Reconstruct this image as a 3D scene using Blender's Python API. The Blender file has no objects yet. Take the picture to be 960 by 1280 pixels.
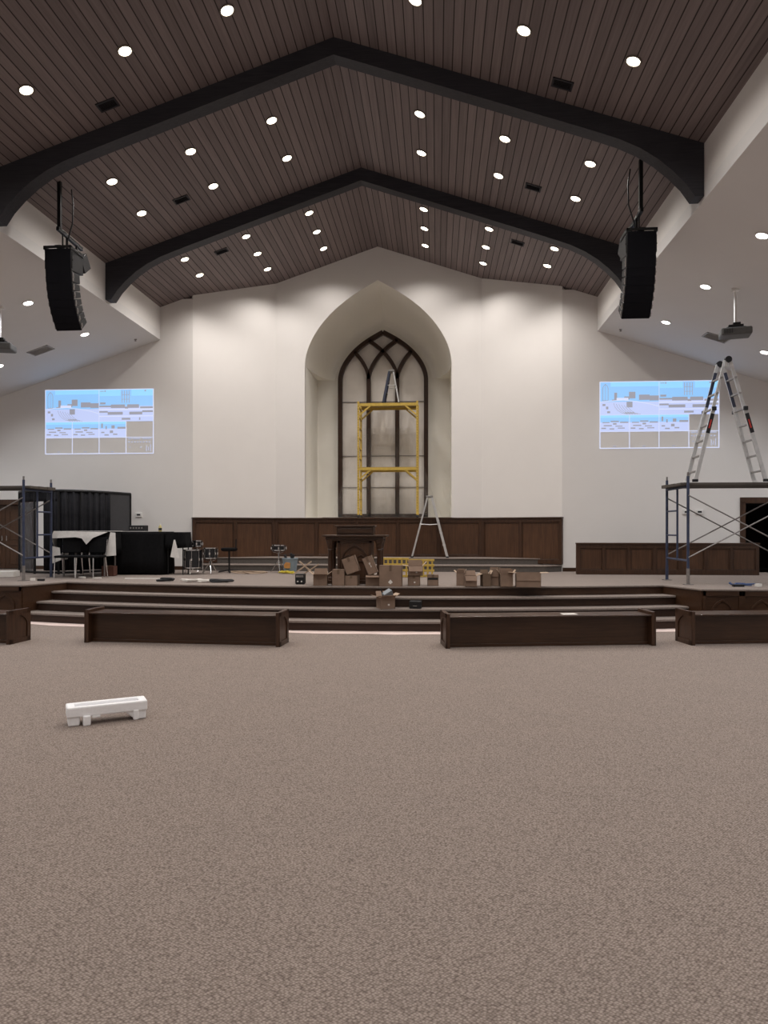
import bpy, bmesh, math, random
from mathutils import Vector, Matrix
random.seed(7)
S = bpy.context.scene
COL = S.collection
PI = math.pi
R = math.radians

# ------------------------------------------------------------------ materials
MATS = {}
def _new(name):
    m = bpy.data.materials.new(name); m.use_nodes = True
    nt = m.node_tree; b = nt.nodes['Principled BSDF']
    return m, nt, b
def _coord(nt, scale=(1, 1, 1), rot=(0, 0, 0)):
    tc = nt.nodes.new('ShaderNodeTexCoord'); mp = nt.nodes.new('ShaderNodeMapping')
    mp.inputs['Scale'].default_value = scale; mp.inputs['Rotation'].default_value = rot
    nt.links.new(tc.outputs['Object'], mp.inputs['Vector'])
    return mp.outputs['Vector']
def _ramp(nt, fac, stops):
    r = nt.nodes.new('ShaderNodeValToRGB')
    e = r.color_ramp.elements
    while len(e) < len(stops): e.new(0.5)
    for k, (p, c) in enumerate(stops):
        e[k].position = p; e[k].color = (*c, 1)
    nt.links.new(fac, r.inputs['Fac'])
    return r.outputs['Color']
def _noise(nt, vec, scale, detail=4, rough=.55):
    n = nt.nodes.new('ShaderNodeTexNoise')
    n.inputs['Scale'].default_value = scale; n.inputs['Detail'].default_value = detail
    n.inputs['Roughness'].default_value = rough
    nt.links.new(vec, n.inputs['Vector'])
    return n.outputs['Fac']
def _bump(nt, b, h, strength, dist=.01):
    bp = nt.nodes.new('ShaderNodeBump')
    bp.inputs['Strength'].default_value = strength; bp.inputs['Distance'].default_value = dist
    nt.links.new(h, bp.inputs['Height']); nt.links.new(bp.outputs['Normal'], b.inputs['Normal'])
def _math(nt, op, a, bval):
    n = nt.nodes.new('ShaderNodeMath'); n.operation = op
    for k, v in enumerate((a, bval)):
        if isinstance(v, (int, float)): n.inputs[k].default_value = v
        else: nt.links.new(v, n.inputs[k])
    return n.outputs[0]
def _mix(nt, fac, a, b, mode='MIX'):
    n = nt.nodes.new('ShaderNodeMix'); n.data_type = 'RGBA'; n.blend_type = mode
    for sock, v in ((n.inputs[0], fac), (n.inputs[6], a), (n.inputs[7], b)):
        if isinstance(v, (int, float)): sock.default_value = v
        elif isinstance(v, tuple): sock.default_value = (*v, 1)
        else: nt.links.new(v, sock)
    return n.outputs[2]

def plain(name, c, rough=.6, metal=0, var=.08, scale=12, bump=0.0, spec=.4):
    if name in MATS: return MATS[name]
    m, nt, b = _new(name)
    v = _coord(nt); n = _noise(nt, v, scale)
    lo = tuple(max(0, x * (1 - var)) for x in c); hi = tuple(min(1, x * (1 + var)) for x in c)
    nt.links.new(_ramp(nt, n, [(.3, lo), (.7, hi)]), b.inputs['Base Color'])
    b.inputs['Roughness'].default_value = rough; b.inputs['Metallic'].default_value = metal
    b.inputs['Specular IOR Level'].default_value = spec
    if bump: _bump(nt, b, _noise(nt, v, scale * 6), bump)
    MATS[name] = m; return m
def wood(name, dark, light, axis=0, rough=.38, scale=3.0, spec=.4):
    if name in MATS: return MATS[name]
    m, nt, b = _new(name)
    sc = [14, 14, 14]; sc[axis] = .9
    v = _coord(nt, tuple(sc)); n = _noise(nt, v, scale, 6, .6)
    v2 = _coord(nt, (1, 1, 1)); n2 = _noise(nt, v2, 1.3, 2)
    f = _math(nt, 'ADD', _math(nt, 'MULTIPLY', n, .7), _math(nt, 'MULTIPLY', n2, .3))
    nt.links.new(_ramp(nt, f, [(.3, dark), (.68, light)]), b.inputs['Base Color'])
    b.inputs['Roughness'].default_value = rough; b.inputs['Specular IOR Level'].default_value = spec
    _bump(nt, b, n, .08, .004)
    MATS[name] = m; return m
def emit(name, c, strength):
    if name in MATS: return MATS[name]
    m, nt, b = _new(name)
    b.inputs['Base Color'].default_value = (*c, 1)
    b.inputs['Emission Color'].default_value = (*c, 1); b.inputs['Emission Strength'].default_value = strength
    m.cycles.emission_sampling = 'NONE'
    MATS[name] = m; return m
def carpet(name, dark, light, cell=80.0, bump=.35):
    m, nt, b = _new(name)
    v = _coord(nt, (1, 1.15, 1), (0, 0, R(38)))
    vo = nt.nodes.new('ShaderNodeTexVoronoi'); vo.inputs['Scale'].default_value = cell
    vo.inputs['Randomness'].default_value = .55
    nt.links.new(v, vo.inputs['Vector'])
    n = _noise(nt, v, 2.2, 3); n3 = _noise(nt, v, cell * .9, 2)
    f = _math(nt, 'SUBTRACT', 1.0, vo.outputs['Distance'])
    f = _math(nt, 'ADD', _math(nt, 'MULTIPLY', f, .75), _math(nt, 'MULTIPLY', n3, .3))
    c1 = _ramp(nt, f, [(.30, dark), (.80, light)])
    c2 = _ramp(nt, n, [(.3, (.975, .975, .975)), (.7, (1.02, 1.015, 1.01))])
    nt.links.new(_mix(nt, 1.0, c1, c2, 'MULTIPLY'), b.inputs['Base Color'])
    b.inputs['Roughness'].default_value = .95; b.inputs['Specular IOR Level'].default_value = .1
    _bump(nt, b, f, bump, .006)
    MATS[name] = m; return m
def plank_ceiling(name, width=.135):
    m, nt, b = _new(name)
    tc = nt.nodes.new('ShaderNodeTexCoord'); sp = nt.nodes.new('ShaderNodeSeparateXYZ')
    nt.links.new(tc.outputs['Object'], sp.inputs[0])
    q = _math(nt, 'DIVIDE', sp.outputs['X'], width)
    fr = _math(nt, 'FRACT', q, 0); fl = _math(nt, 'FLOOR', q, 0)
    d = _math(nt, 'ABSOLUTE', _math(nt, 'SUBTRACT', fr, .5), 0)
    groove = _math(nt, 'GREATER_THAN', d, .445)
    # every board its own tone
    wn = nt.nodes.new('ShaderNodeTexWhiteNoise'); wn.noise_dimensions = '1D'
    nt.links.new(fl, wn.inputs['W'])
    v = _coord(nt, (12, .35, 12)); n = _noise(nt, v, 2.6, 5, .65)
    f = _math(nt, 'ADD', _math(nt, 'MULTIPLY', n, .75), _math(nt, 'MULTIPLY', wn.outputs['Value'], .25))
    c = _ramp(nt, f, [(.2, (.13, .104, .103)), (.5, (.19, .154, .150)), (.8, (.255, .21, .203))])
    c = _mix(nt, groove, c, (.030, .021, .021))
    nt.links.new(c, b.inputs['Base Color'])
    b.inputs['Roughness'].default_value = .6; b.inputs['Specular IOR Level'].default_value = .25
    _bump(nt, b, _math(nt, 'SUBTRACT', 1.0, groove), .5, .008)
    MATS[name] = m; return m
def glassy(name, c=(1, 1, 1), alpha=.12, rough=.1):
    m, nt, b = _new(name)
    tr = nt.nodes.new('ShaderNodeBsdfTransparent'); mx = nt.nodes.new('ShaderNodeMixShader')
    b.inputs['Base Color'].default_value = (*c, 1); b.inputs['Roughness'].default_value = rough
    v = _coord(nt, (5, 5, .6), (0, R(28), 0)); n = _noise(nt, v, 4, 5)
    f = _ramp(nt, n, [(.35, (alpha * .5,) * 3), (.7, (alpha * 1.7,) * 3)])
    nt.links.new(f, mx.inputs[0]); nt.links.new(tr.outputs[0], mx.inputs[1]); nt.links.new(b.outputs[0], mx.inputs[2])
    nt.links.new(mx.outputs[0], nt.nodes['Material Output'].inputs['Surface'])
    _bump(nt, b, n, .4, .02)
    MATS[name] = m; return m

M_WALL = plain('white_wall_paint', (.76, .735, .715), .9, var=.012, scale=1.5, bump=.02, spec=.2)
M_NICHE = plain('brightened_cream_niche', (.84, .82, .765), .9, var=.012, scale=1.5, bump=.02, spec=.2)  # cream tint, colour raised to stand in for light missing inside the niche
M_SOFF = plain('soffit_paint', (.72, .705, .695), .9, var=.012, scale=1.5, spec=.2)
M_CEIL = plank_ceiling('stained_plank_ceiling')
M_BEAM = wood('dark_beam_wood', (.026, .026, .032), (.048, .047, .055), 0, .55, spec=.2)
M_CARPET = carpet('loop_carpet', (.128, .099, .085), (.355, .296, .262))
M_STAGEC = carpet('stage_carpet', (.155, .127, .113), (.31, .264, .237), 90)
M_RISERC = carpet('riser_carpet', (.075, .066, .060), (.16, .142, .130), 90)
M_WOODX = wood('walnut_along', (.024, .011, .006), (.066, .032, .017), 0, .30)
M_WOODZ = wood('walnut_upright', (.027, .012, .0065), (.072, .034, .018), 2, .36)
M_WOODP = wood('walnut_panel', (.040, .018, .009), (.102, .048, .024), 2, .4)
M_WOODD = wood('walnut_dark', (.020, .009, .005), (.046, .021, .012), 0, .4)
M_BLACKM = plain('black_metal', (.012, .012, .013), .5, .3)
M_BLACKP = plain('black_plastic', (.010, .010, .012), .55)
M_GRILLE = plain('speaker_grille', (.006, .006, .009), .8, spec=.15)
M_CLOTHK = plain('black_cloth', (.008, .008, .009), .95, var=.2, scale=20, bump=.2, spec=.1)
M_DRAPE = plain('charcoal_drape', (.016, .016, .019), .9, var=.25, scale=8, bump=.1, spec=.15)
M_CLOTHW = plain('white_cloth', (.72, .70, .68), .9, bump=.1)
M_ALU = plain('aluminium', (.62, .62, .62), .35, .6)
M_CHROME = plain('chrome', (.7, .7, .7), .18, 1)
M_BLUE = plain('blue_scaffold_paint', (.034, .045, .088), .5, var=.3, scale=9)
M_GALV = plain('galvanised_steel', (.24, .22, .21), .5, .5, var=.2)
M_YELLOW = plain('yellow_scaffold_paint', (.52, .36, .075), .5, var=.15, scale=14)
M_PLANK = wood('scaffold_plank', (.045, .037, .032), (.10, .085, .072), 0, .8)
M_CARD = plain('cardboard', (.245, .172, .130), .9, var=.1, scale=6, bump=.05, spec=.15)
M_CARDD = plain('cardboard_inside', (.16, .112, .080), .9, var=.1, scale=6, spec=.15)
M_CARDL = plain('pale_cardboard', (.42, .32, .24), .9, var=.08, scale=6, spec=.15)
M_PAPER = plain('white_paper', (.74, .71, .67), .9, var=.04)
M_FOAM = plain('white_foam', (.86, .86, .88), .75, var=.03, scale=40, bump=.08)
M_LENS = emit('lamp_glow', (1.0, .92, .74), 9)
M_LENSW = emit('lamp_glow_cool', (1.0, .97, .93), 9)
M_TRIMW = plain('white_trim_ring', (.75, .74, .72), .6)
M_TRIMB = plain('bronze_trim_ring', (.16, .13, .11), .5)
M_RED = plain('red_label', (.45, .03, .02), .6)
M_ORANGE = plain('orange_label', (.5, .24, .08), .6)
M_FILM = glassy('plastic_film', (.8, .8, .8), .06, .25)
M_ACRYL = glassy('smoked_acrylic', (.10, .10, .11), .55, .15)
M_PANE = plain('frosted_pane', (.74, .70, .66), .4, var=.06, scale=2.5, bump=.05)
M_PINK = plain('bare_subfloor_strip', (.66, .53, .49), .9, var=.06, scale=3)
M_YCORD = plain('yellow_cord', (.62, .50, .05), .6)
M_BUCKET = plain('blue_grey_plastic', (.20, .25, .29), .6)
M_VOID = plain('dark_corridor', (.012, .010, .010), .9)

# ------------------------------------------------------------------ mesh builder
class MB:
    def __init__(self): self.bm = bmesh.new()
    def poly(self, pts):
        vs = [self.bm.verts.new(p) for p in pts]
        try: return self.bm.faces.new(vs)
        except ValueError: return None
    def box(self, c, s, rot=None):
        """box of centre c and size s"""
        hx, hy, hz = (v / 2 for v in s)
        M = rot.to_matrix() if rot is not None and hasattr(rot, 'to_matrix') else rot
        vs = []
        for x, y, z in ((-1,-1,-1),(1,-1,-1),(1,1,-1),(-1,1,-1),(-1,-1,1),(1,-1,1),(1,1,1),(-1,1,1)):
            p = Vector((x*hx, y*hy, z*hz))
            if M is not None: p = M @ p
            vs.append(self.bm.verts.new(p + Vector(c)))
        for f in ((0,3,2,1),(4,5,6,7),(0,1,5,4),(1,2,6,5),(2,3,7,6),(3,0,4,7)):
            self.bm.faces.new([vs[i] for i in f])
        return self
    def bb(self, lo, hi):
        return self.box([(a+b)/2 for a, b in zip(lo, hi)], [abs(b-a) for a, b in zip(lo, hi)])
    def bar(self, p0, p1, w, h, up=(0, 0, 1)):
        """rectangular bar from p0 to p1"""
        p0, p1 = Vector(p0), Vector(p1); d = p1 - p0; L = d.length; d.normalize()
        u = Vector(up)
        if abs(u.dot(d)) > .98: u = Vector((0, 1, 0))
        s = d.cross(u).normalized(); u = s.cross(d).normalized()
        M = Matrix((d, s, u)).transposed()
        return self.box((p0+p1)/2, (L, w, h), M)
    def tube(self, pts, r, seg=8, cap=True):
        pts = [Vector(p) for p in pts]; rings = []
        n = len(pts); prev = None
        for i, p in enumerate(pts):
            t = (pts[min(i+1, n-1)] - pts[max(i-1, 0)]).normalized()
            if prev is None:
                a = Vector((0, 0, 1)) if abs(t.z) < .9 else Vector((1, 0, 0))
                s = t.cross(a).normalized()
            else:
                s = (prev - t*prev.dot(t)).normalized()
            prev = s; u = t.cross(s)
            rr = r[i] if isinstance(r, (list, tuple)) else r
            rings.append([self.bm.verts.new(p + s*math.cos(2*PI*k/seg)*rr + u*math.sin(2*PI*k/seg)*rr) for k in range(seg)])
        for a, b in zip(rings, rings[1:]):
            for k in range(seg):
                self.bm.faces.new((a[k], a[(k+1) % seg], b[(k+1) % seg], b[k]))
        if cap:
            self.bm.faces.new(rings[0][::-1]); self.bm.faces.new(rings[-1])
        return self
    def lathe(self, prof, c=(0, 0, 0), seg=24):
        """prof: list of (radius, z), closed with caps"""
        c = Vector(c); rings = []
        for r, z in prof:
            rings.append([self.bm.verts.new(c + Vector((r*math.cos(2*PI*k/seg), r*math.sin(2*PI*k/seg), z))) for k in range(seg)])
        for a, b in zip(rings, rings[1:]):
            for k in range(seg):
                self.bm.faces.new((a[k], a[(k+1) % seg], b[(k+1) % seg], b[k]))
        self.bm.faces.new(rings[0][::-1]); self.bm.faces.new(rings[-1])
        return self
    def prism(self, poly, ext):
        """closed solid: polygon of 3-D points pushed along ext"""
        e = Vector(ext)
        a = [self.bm.verts.new(p) for p in poly]; b = [self.bm.verts.new(Vector(p)+e) for p in poly]
        n = len(a)
        self.bm.faces.new(a[::-1]); self.bm.faces.new(b)
        for k in range(n):
            self.bm.faces.new((a[k], a[(k+1) % n], b[(k+1) % n], b[k]))
        return self
    def strip(self, top, bot, ext):
        """solid between two equal-length polylines, pushed along ext"""
        for k in range(len(top)-1):
            self.prism([bot[k], bot[k+1], top[k+1], top[k]], ext)
        return self
    def ribbon(self, pts, w, y0, y1):
        """bar of width w following (x,z) points, from depth y0 to y1, mitred"""
        P = [Vector((p[0], p[1])) for p in pts]; L = []; Rr = []
        for i in range(len(P)):
            t = (P[min(i+1, len(P)-1)] - P[max(i-1, 0)]).normalized(); n = Vector((-t.y, t.x))
            L.append(P[i] + n*w/2); Rr.append(P[i] - n*w/2)
        vs = [[self.bm.verts.new((q.x, y, q.y)) for q in (L[i], Rr[i]) for y in (y0, y1)] for i in range(len(P))]
        for a, b in zip(vs, vs[1:]):
            for f in ((a[0], a[2], b[2], b[0]), (a[1], b[1], b[3], a[3]), (a[0], b[0], b[1], a[1]), (a[2], a[3], b[3], b[2])):
                self.bm.faces.new(f)
        self.bm.faces.new((vs[0][0], vs[0][1], vs[0][3], vs[0][2])); self.bm.faces.new((vs[-1][0], vs[-1][2], vs[-1][3], vs[-1][1]))
        return self
    def build(self, name, mat, parent=None, bevel=0, smooth=False, solid=0, loc=None):
        bm = self.bm
        bmesh.ops.recalc_face_normals(bm, faces=bm.faces)
        me = bpy.data.meshes.new(name); bm.to_mesh(me); bm.free()
        o = bpy.data.objects.new(name, me); COL.objects.link(o)
        me.materials.append(mat)
        if smooth:
            for p in me.polygons: p.use_smooth = True
            e = o.modifiers.new('edges', 'EDGE_SPLIT'); e.split_angle = R(38)
        if solid:
            s = o.modifiers.new('thick', 'SOLIDIFY'); s.thickness = solid; s.offset = 0
        if bevel:
            bv = o.modifiers.new('bevel', 'BEVEL'); bv.width = bevel; bv.segments = 2; bv.limit_method = 'ANGLE'
        if parent is not None: o.parent = parent
        if loc: o.location = loc
        return o

def tag(o, label, cat, group=None, kind=None):
    o['label'] = label; o['category'] = cat
    if group: o['group'] = group
    if kind: o['kind'] = kind
    return o
def thing(name, label, cat, loc=(0, 0, 0), rz=0, group=None, kind=None):
    o = bpy.data.objects.new(name, None); COL.objects.link(o)
    o.empty_display_size = .1
    o.location = loc; o.rotation_euler = (0, 0, rz)
    return tag(o, label, cat, group, kind)
def dup(root, loc, rz=None, label=None, group=None):
    r = root.copy(); COL.objects.link(r); r.location = loc
    if rz is not None: r.rotation_euler = (0, 0, rz)
    if label: r['label'] = label
    if group: r['group'] = group
    for ch in list(root.children):
        c = ch.copy(); COL.objects.link(c); c.parent = r
        for g in list(ch.children):
            d = g.copy(); COL.objects.link(d); d.parent = c
    return r

# ------------------------------------------------------------------ measures of the hall (metres; x = 0 under the ridge)
HW = 5.35            # half width between the two fascia walls
RIDGE, SLOPE = 9.0, .335
FB = 6.40            # foot of the fascia
YS, YC, YN = 17.3, 18.4, 20.4    # side wall, bay wall, niche back
YB = -4.0            # wall behind the camera
XW = 12.0            # outer side walls
STAGE = .66
def zc(x): return RIDGE - SLOPE*abs(x)
def zs(x): return FB - .33*(abs(x) - HW)

# ------------------------------------------------------------------ setting: floor, walls, ceilings
m = MB().bb((-XW, YB, -.1), (XW, 13.2, 0)); o = m.build('floor', M_CARPET)
tag(o, 'wide taupe loop carpet floor of the hall', 'floor', kind='structure')

m = MB()
for s in (-1, 1):
    m.prism([(0, YB, RIDGE), (s*(HW+.15), YB, zc(HW+.15)), (s*(HW+.15), YB, zc(HW+.15)+.25), (0, YB, RIDGE+.25)], (0, YC+.4-YB, 0))
o = m.build('ceiling', M_CEIL); tag(o, 'dark stained plank ceiling rising to a central ridge', 'ceiling', kind='structure')
for s, nm in ((-1, 'left'), (1, 'right')):
    m = MB().prism([(s*HW, YB, FB), (s*XW, YB, zs(XW)), (s*XW, YB, zs(XW)+.2), (s*HW, YB, FB+.2)], (0, YS+.2-YB, 0))
    o = m.build('ceiling_'+nm, M_SOFF); tag(o, f'white sloping side ceiling on the {nm} of the hall', 'ceiling', kind='structure')
    m = MB().bb((s*HW, YB, FB), (s*(HW+.15), YS+.1, zc(HW)+.05))
    o = m.build('wall_fascia_'+nm, M_WALL); tag(o, f'white vertical fascia band between wood ceiling and {nm} side ceiling', 'wall', kind='structure')
    m = MB().bb((s*XW, YB, 0), (s*(XW+.2), YS+.2, zs(XW)+.3))
    o = m.build('wall_'+nm, M_WALL); tag(o, f'white outer side wall on the {nm}', 'wall', kind='structure')
    # wing wall with a doorway
    dx0, dx1, dz = 8.72, 10.1, 2.30
    m = MB()
    for a, b in ((4.52, dx0), (dx1, XW)):
        m.prism([(s*a, YS, 0), (s*b, YS, 0), (s*b, YS, 7.4), (s*a, YS, 7.4)], (0, .16, 0))
    m.bb((s*dx0, YS, dz), (s*dx1, YS+.16, 7.4)); m.bb((s*dx0, YS, 0), (s*dx1, YS+.16, STAGE))
    o = m.build('wall_back_'+nm, M_WALL); tag(o, f'white wing wall behind the {nm} side of the stage', 'wall', kind='structure')
    # slanted bay wall
    m = MB().prism([(s*4.52, YS, 0), (s*2.67, YC, 0), (s*2.67, YC, zc(2.67)+.1), (s*4.52, YS, zc(4.52)+.1)], (s*.08, .14, 0))
    o = m.build('wall_bay_'+nm, M_WALL); tag(o, f'white slanted bay wall {nm} of the arched niche', 'wall', kind='structure')
m = MB().bb((-XW, YB-.2, 0), (XW, YB, 9.2)); o = m.build('wall_front', M_WALL)
tag(o, 'white wall at the rear of the hall behind the viewer', 'wall', kind='structure')

# pointed, round-shouldered arch: (dx, height) as fractions of the half width
ARCH = [(0, 0), (.012, .10), (.045, .22), (.10, .345), (.175, .47), (.27, .595), (.38, .71), (.50, .815), (.65, .925), (.82, 1.03), (1, 1.13)]
def arch_h(t):
    for (a, ha), (b, hb) in zip(ARCH, ARCH[1:]):
        if t <= b: return ha + (hb-ha)*(t-a)/(b-a)
    return ARCH[-1][1]
def fine(lst, n=4):
    """Catmull-Rom through the arch points"""
    P = [Vector(p) for p in lst]; out = []
    for i in range(len(P)-1):
        p0, p1, p2, p3 = P[max(i-1, 0)], P[i], P[i+1], P[min(i+2, len(P)-1)]
        for k in range(n):
            t = k/n
            q = .5*((2*p1) + (p2-p0)*t + (2*p0-5*p1+4*p2-p3)*t*t + (3*p1-p0-3*p2+p3)*t**3)
            out.append((q.x, q.y))
    return out + [tuple(lst[-1])]
FARCH = fine(ARCH, 3)
NA, NZ, NF = 1.91, 5.96, 1.955       # niche half width, spring height, niche floor
left = [(-NA + t*NA, NZ + h*NA*1.005) for t, h in FARCH]
arch = left + [(-x, z) for x, z in left[-2::-1]]
m = MB()
m.bb((-2.67, YC, 0), (-NA, YC+.15, zc(2.67))); m.bb((NA, YC, 0), (2.67, YC+.15, zc(2.67)))
m.strip([(x, YC, zc(x)+.12) for x, z in arch], [(x, YC, z) for x, z in arch], (0, .15, 0))
m.strip([(-2.67, YC, zc(2.67)+.12), (-NA, YC, zc(NA)+.12)], [(-2.67, YC, zc(2.67)), (-NA, YC, zc(2.67))], (0, .15, 0))
m.strip([(2.67, YC, zc(2.67)+.12), (NA, YC, zc(NA)+.12)], [(2.67, YC, zc(2.67)), (NA, YC, zc(2.67))], (0, .15, 0))
m.bb((-NA, YC, 0), (NA, YC+.15, NF))
o = m.build('wall_back', M_WALL); tag(o, 'white bay wall pierced by the tall pointed arch', 'wall', kind='structure')
# niche: vault, cheeks, floor, back
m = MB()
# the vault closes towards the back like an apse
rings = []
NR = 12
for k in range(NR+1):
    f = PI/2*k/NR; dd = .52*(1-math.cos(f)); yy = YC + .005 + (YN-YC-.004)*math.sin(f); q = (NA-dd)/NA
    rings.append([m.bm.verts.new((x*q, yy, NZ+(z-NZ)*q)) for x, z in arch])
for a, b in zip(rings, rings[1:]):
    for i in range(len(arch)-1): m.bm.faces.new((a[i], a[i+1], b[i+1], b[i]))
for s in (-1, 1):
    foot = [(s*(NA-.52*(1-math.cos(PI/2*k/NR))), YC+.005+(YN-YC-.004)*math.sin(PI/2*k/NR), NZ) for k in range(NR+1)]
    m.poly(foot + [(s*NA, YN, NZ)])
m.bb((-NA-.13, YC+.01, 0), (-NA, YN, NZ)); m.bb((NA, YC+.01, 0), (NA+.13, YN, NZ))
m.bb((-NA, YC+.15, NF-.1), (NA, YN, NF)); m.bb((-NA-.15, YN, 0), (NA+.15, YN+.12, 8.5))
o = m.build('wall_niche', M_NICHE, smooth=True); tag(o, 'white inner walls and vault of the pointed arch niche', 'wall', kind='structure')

# ceiling beams with curved ends
BP = [(0, 8.74), (1.0, 8.40), (2.4, 7.925), (3.6, 7.515), (3.9, 7.41), (4.17, 7.31), (4.46, 7.17), (4.7, 7.01), (4.91, 6.83), (5.09, 6.64), (5.22, 6.45), (5.345, 6.45)]
for y, nm in ((10.5, 'near'), (14.34, 'far')):
    pts = [(-x, z) for x, z in BP[::-1]] + BP[1:]
    m = MB().strip([(x, y, zc(x)+.02) for x, z in pts], [(x, y, z) for x, z in pts], (0, .24, 0))
    bmesh.ops.remove_doubles(m.bm, verts=m.bm.verts, dist=1e-4)
    o = m.build('ceiling_beam', M_BEAM)
    tag(o, f'{nm} of the two dark arched ceiling beams with curved ends', 'beam', 'arched ceiling beams', 'structure')

# tall pointed window with intersecting tracery
WA, WZ, WB, YW = 1.225, 5.94, 2.02, 20.26
def wcurve(x0, sgn, tmax):
    pts = [(x0 + sgn*t*WA, WZ + h*WA*.965) for t, h in FARCH if t < tmax]
    a = [p for p in FARCH if p[0] >= tmax][0]; b = [p for p in FARCH if p[0] < tmax][-1]
    f = (tmax-b[0])/(a[0]-b[0]); pts.append((x0 + sgn*tmax*WA, WZ + (b[1]+f*(a[1]-b[1]))*WA*.965))
    return pts
w = thing('window_1', 'tall pointed church window with dark wooden tracery in the niche', 'window', (0, YW, WB), kind='structure')
def wr(m, pts, width): return m.ribbon([(x, z-WB) for x, z in pts], width, -.08, .06)
m = MB()
lf = [(-WA, WB)] + wcurve(-WA, 1, 1.0)
wr(m, lf, .12); wr(m, [(-x, z) for x, z in lf], .12); wr(m, [(-WA-.05, WB+.035), (WA+.05, WB+.035)], .09)
m.build('frame', M_WOODD, w)
for s in (-1, 1):
    m = MB(); wr(m, [(s*WA/3, WB), (s*WA/3, WZ+.02)], .115); m.build('mullion', M_WOODD, w)
m = MB()
for s in (-1, 1):
    wr(m, wcurve(s*WA/3, -s, 2/3), .10); wr(m, wcurve(s*WA/3, s, 1/3), .10)
m.build('tracery', M_WOODD, w)
pp = [(-WA, WB)] + wcurve(-WA, 1, 1.0); pp = pp + [(-x, z) for x, z in pp[-2::-1]]
m = MB().prism([(x, .07, z-WB) for x, z in pp], (0, .02, 0)); m.build('glass', M_PANE, w)
m = MB()
for z in (2.85, 3.75, 5.30): m.bb((-WA, .045, z-WB), (WA, .065, z-WB+.02))
m.build('saddle_bar', M_GALV, w)

# doors in the wing walls
def door(name, s, label, leaf):
    d = thing(name, label, 'door', (s*9.41, YS, STAGE), kind='structure')
    h = 2.30-STAGE
    m = MB()
    m.bb((-.78, -.04, 0), (-.66, .16, h+.02)); m.bb((.66, -.04, 0), (.78, .16, h+.02)); m.bb((-.78, -.04, h-.02), (.78, .16, h+.12))
    m.build('door_frame', M_WOODZ, d, bevel=.008)
    if leaf:
        for t in (-1, 1):
            m = MB().bb((t*.005, .05, .01), (t*.655, .095, h-.03))
            for za, zb in ((.12, .62), (.74, h-.16)):
                for xa, xb, ya, yb in ((.1, .56, za, za+.03), (.1, .56, zb-.03, zb), (.1, .13, za, zb), (.53, .56, za, zb)):
                    m.bb((t*xa, .038, ya), (t*xb, .052, yb))
            lf = m.build('door_leaf', M_WOODP, d, bevel=.004)
            m = MB().tube([(t*.06, .05, .72), (t*.06, .0, .72), (t*.06, 0, .84), (t*.06, .05, .84)], .01); m.build('handle', M_CHROME, lf)
    else:
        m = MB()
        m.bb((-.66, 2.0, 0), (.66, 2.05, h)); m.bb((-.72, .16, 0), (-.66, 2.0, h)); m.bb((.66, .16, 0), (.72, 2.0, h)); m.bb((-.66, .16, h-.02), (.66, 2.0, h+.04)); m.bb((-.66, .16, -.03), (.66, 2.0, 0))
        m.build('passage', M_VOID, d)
        m = MB().bb((.60, .16, .01), (.645, .80, h-.03)); m.build('door_leaf', M_WOODZ, d, bevel=.004)
door('door_1', -1, 'brown wooden double door in left wing wall behind scaffold', True)
door('door_2', 1, 'dark open doorway with brown frame in right wing wall', False)

# ------------------------------------------------------------------ stage
YF, RA = 12.6, 21.65
CY = YF + RA
def arc(y0, xe, n=28):
    r = CY - y0
    return [(x, CY - math.sqrt(r*r - x*x)) for x in [-xe + 2*xe*k/n for k in range(n+1)]]
def platform_poly(inset, z):
    a = arc(YF+inset, 5.65)
    pts = [(-XW, 12.5+inset)] + [(-6.02-inset*.5, 12.5+inset)] + a + [(6.02+inset*.5, 12.5+inset), (XW, 12.5+inset), (XW, 18.39), (-XW, 18.39)]
    return [(x, y, z) for x, y in pts]
st = thing('stage_platform', 'raised stage platform with taupe carpet and dark wood front', 'stage', (0, 0, 0), kind='structure')
MB().prism(platform_poly(.035, 0), (0, 0, STAGE-.035)).build('platform_body', M_WOODX, st)
MB().prism(platform_poly(0, STAGE-.035), (0, 0, .035)).build('carpet_top', M_STAGEC, st, bevel=.012)
for s in (-1, 1):
    m = MB()
    y = 12.535
    for k in range(9):
        x0 = s*(6.06 + .645*k); x1 = s*(6.06 + .645*(k+1)); xm = (x0+x1)/2
        m.bb((x0, y-.022, 0), (x0+s*.05, y, .626)); m.bb((x1-s*.05, y-.022, 0), (x1, y, .626))
        m.bb((x0, y-.022, .54), (x1, y, .626)); m.bb((x0, y-.022, 0), (x1, y, .10))
        ap = [(xm-.17, .10)] + [(xm-.17+t*.17, .28+h*.17) for t, h in ARCH] ; ap += [(2*xm-x, z) for x, z in ap[-2::-1]]
        m.ribbon(ap, .035, y-.02, y)
    m.build('arched_panelling', M_WOODX, st, bevel=.003)
for k, (yk, xe) in enumerate(((11.61, 6.04), (11.94, 5.90), (12.27, 5.78))):
    z = .165*(k+1)
    nm = ('lowest', 'second', 'third')[k]
    e = thing('stage_step', f'{nm} of the curved carpeted steps rising to the stage', 'step', (0, 0, 0), group='curved stage steps', kind='structure')
    def band(off, z0, z1, back):
        a = arc(yk+off, xe); b = arc(yk+back, xe)
        return MB().strip([(x, y, z0) for x, y in b], [(x, y, z0) for x, y in a], (0, 0, z1-z0))
    m = band(.045, 0, z-.03, .42); bmesh.ops.remove_doubles(m.bm, verts=m.bm.verts, dist=1e-4); m.build('riser', M_WOODD, e)
    m = band(0, z-.03, z, .42); bmesh.ops.remove_doubles(m.bm, verts=m.bm.verts, dist=1e-4); m.build('tread', M_STAGEC, e)
a = arc(11.34, 6.0); b = arc(11.66, 6.0)
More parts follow.
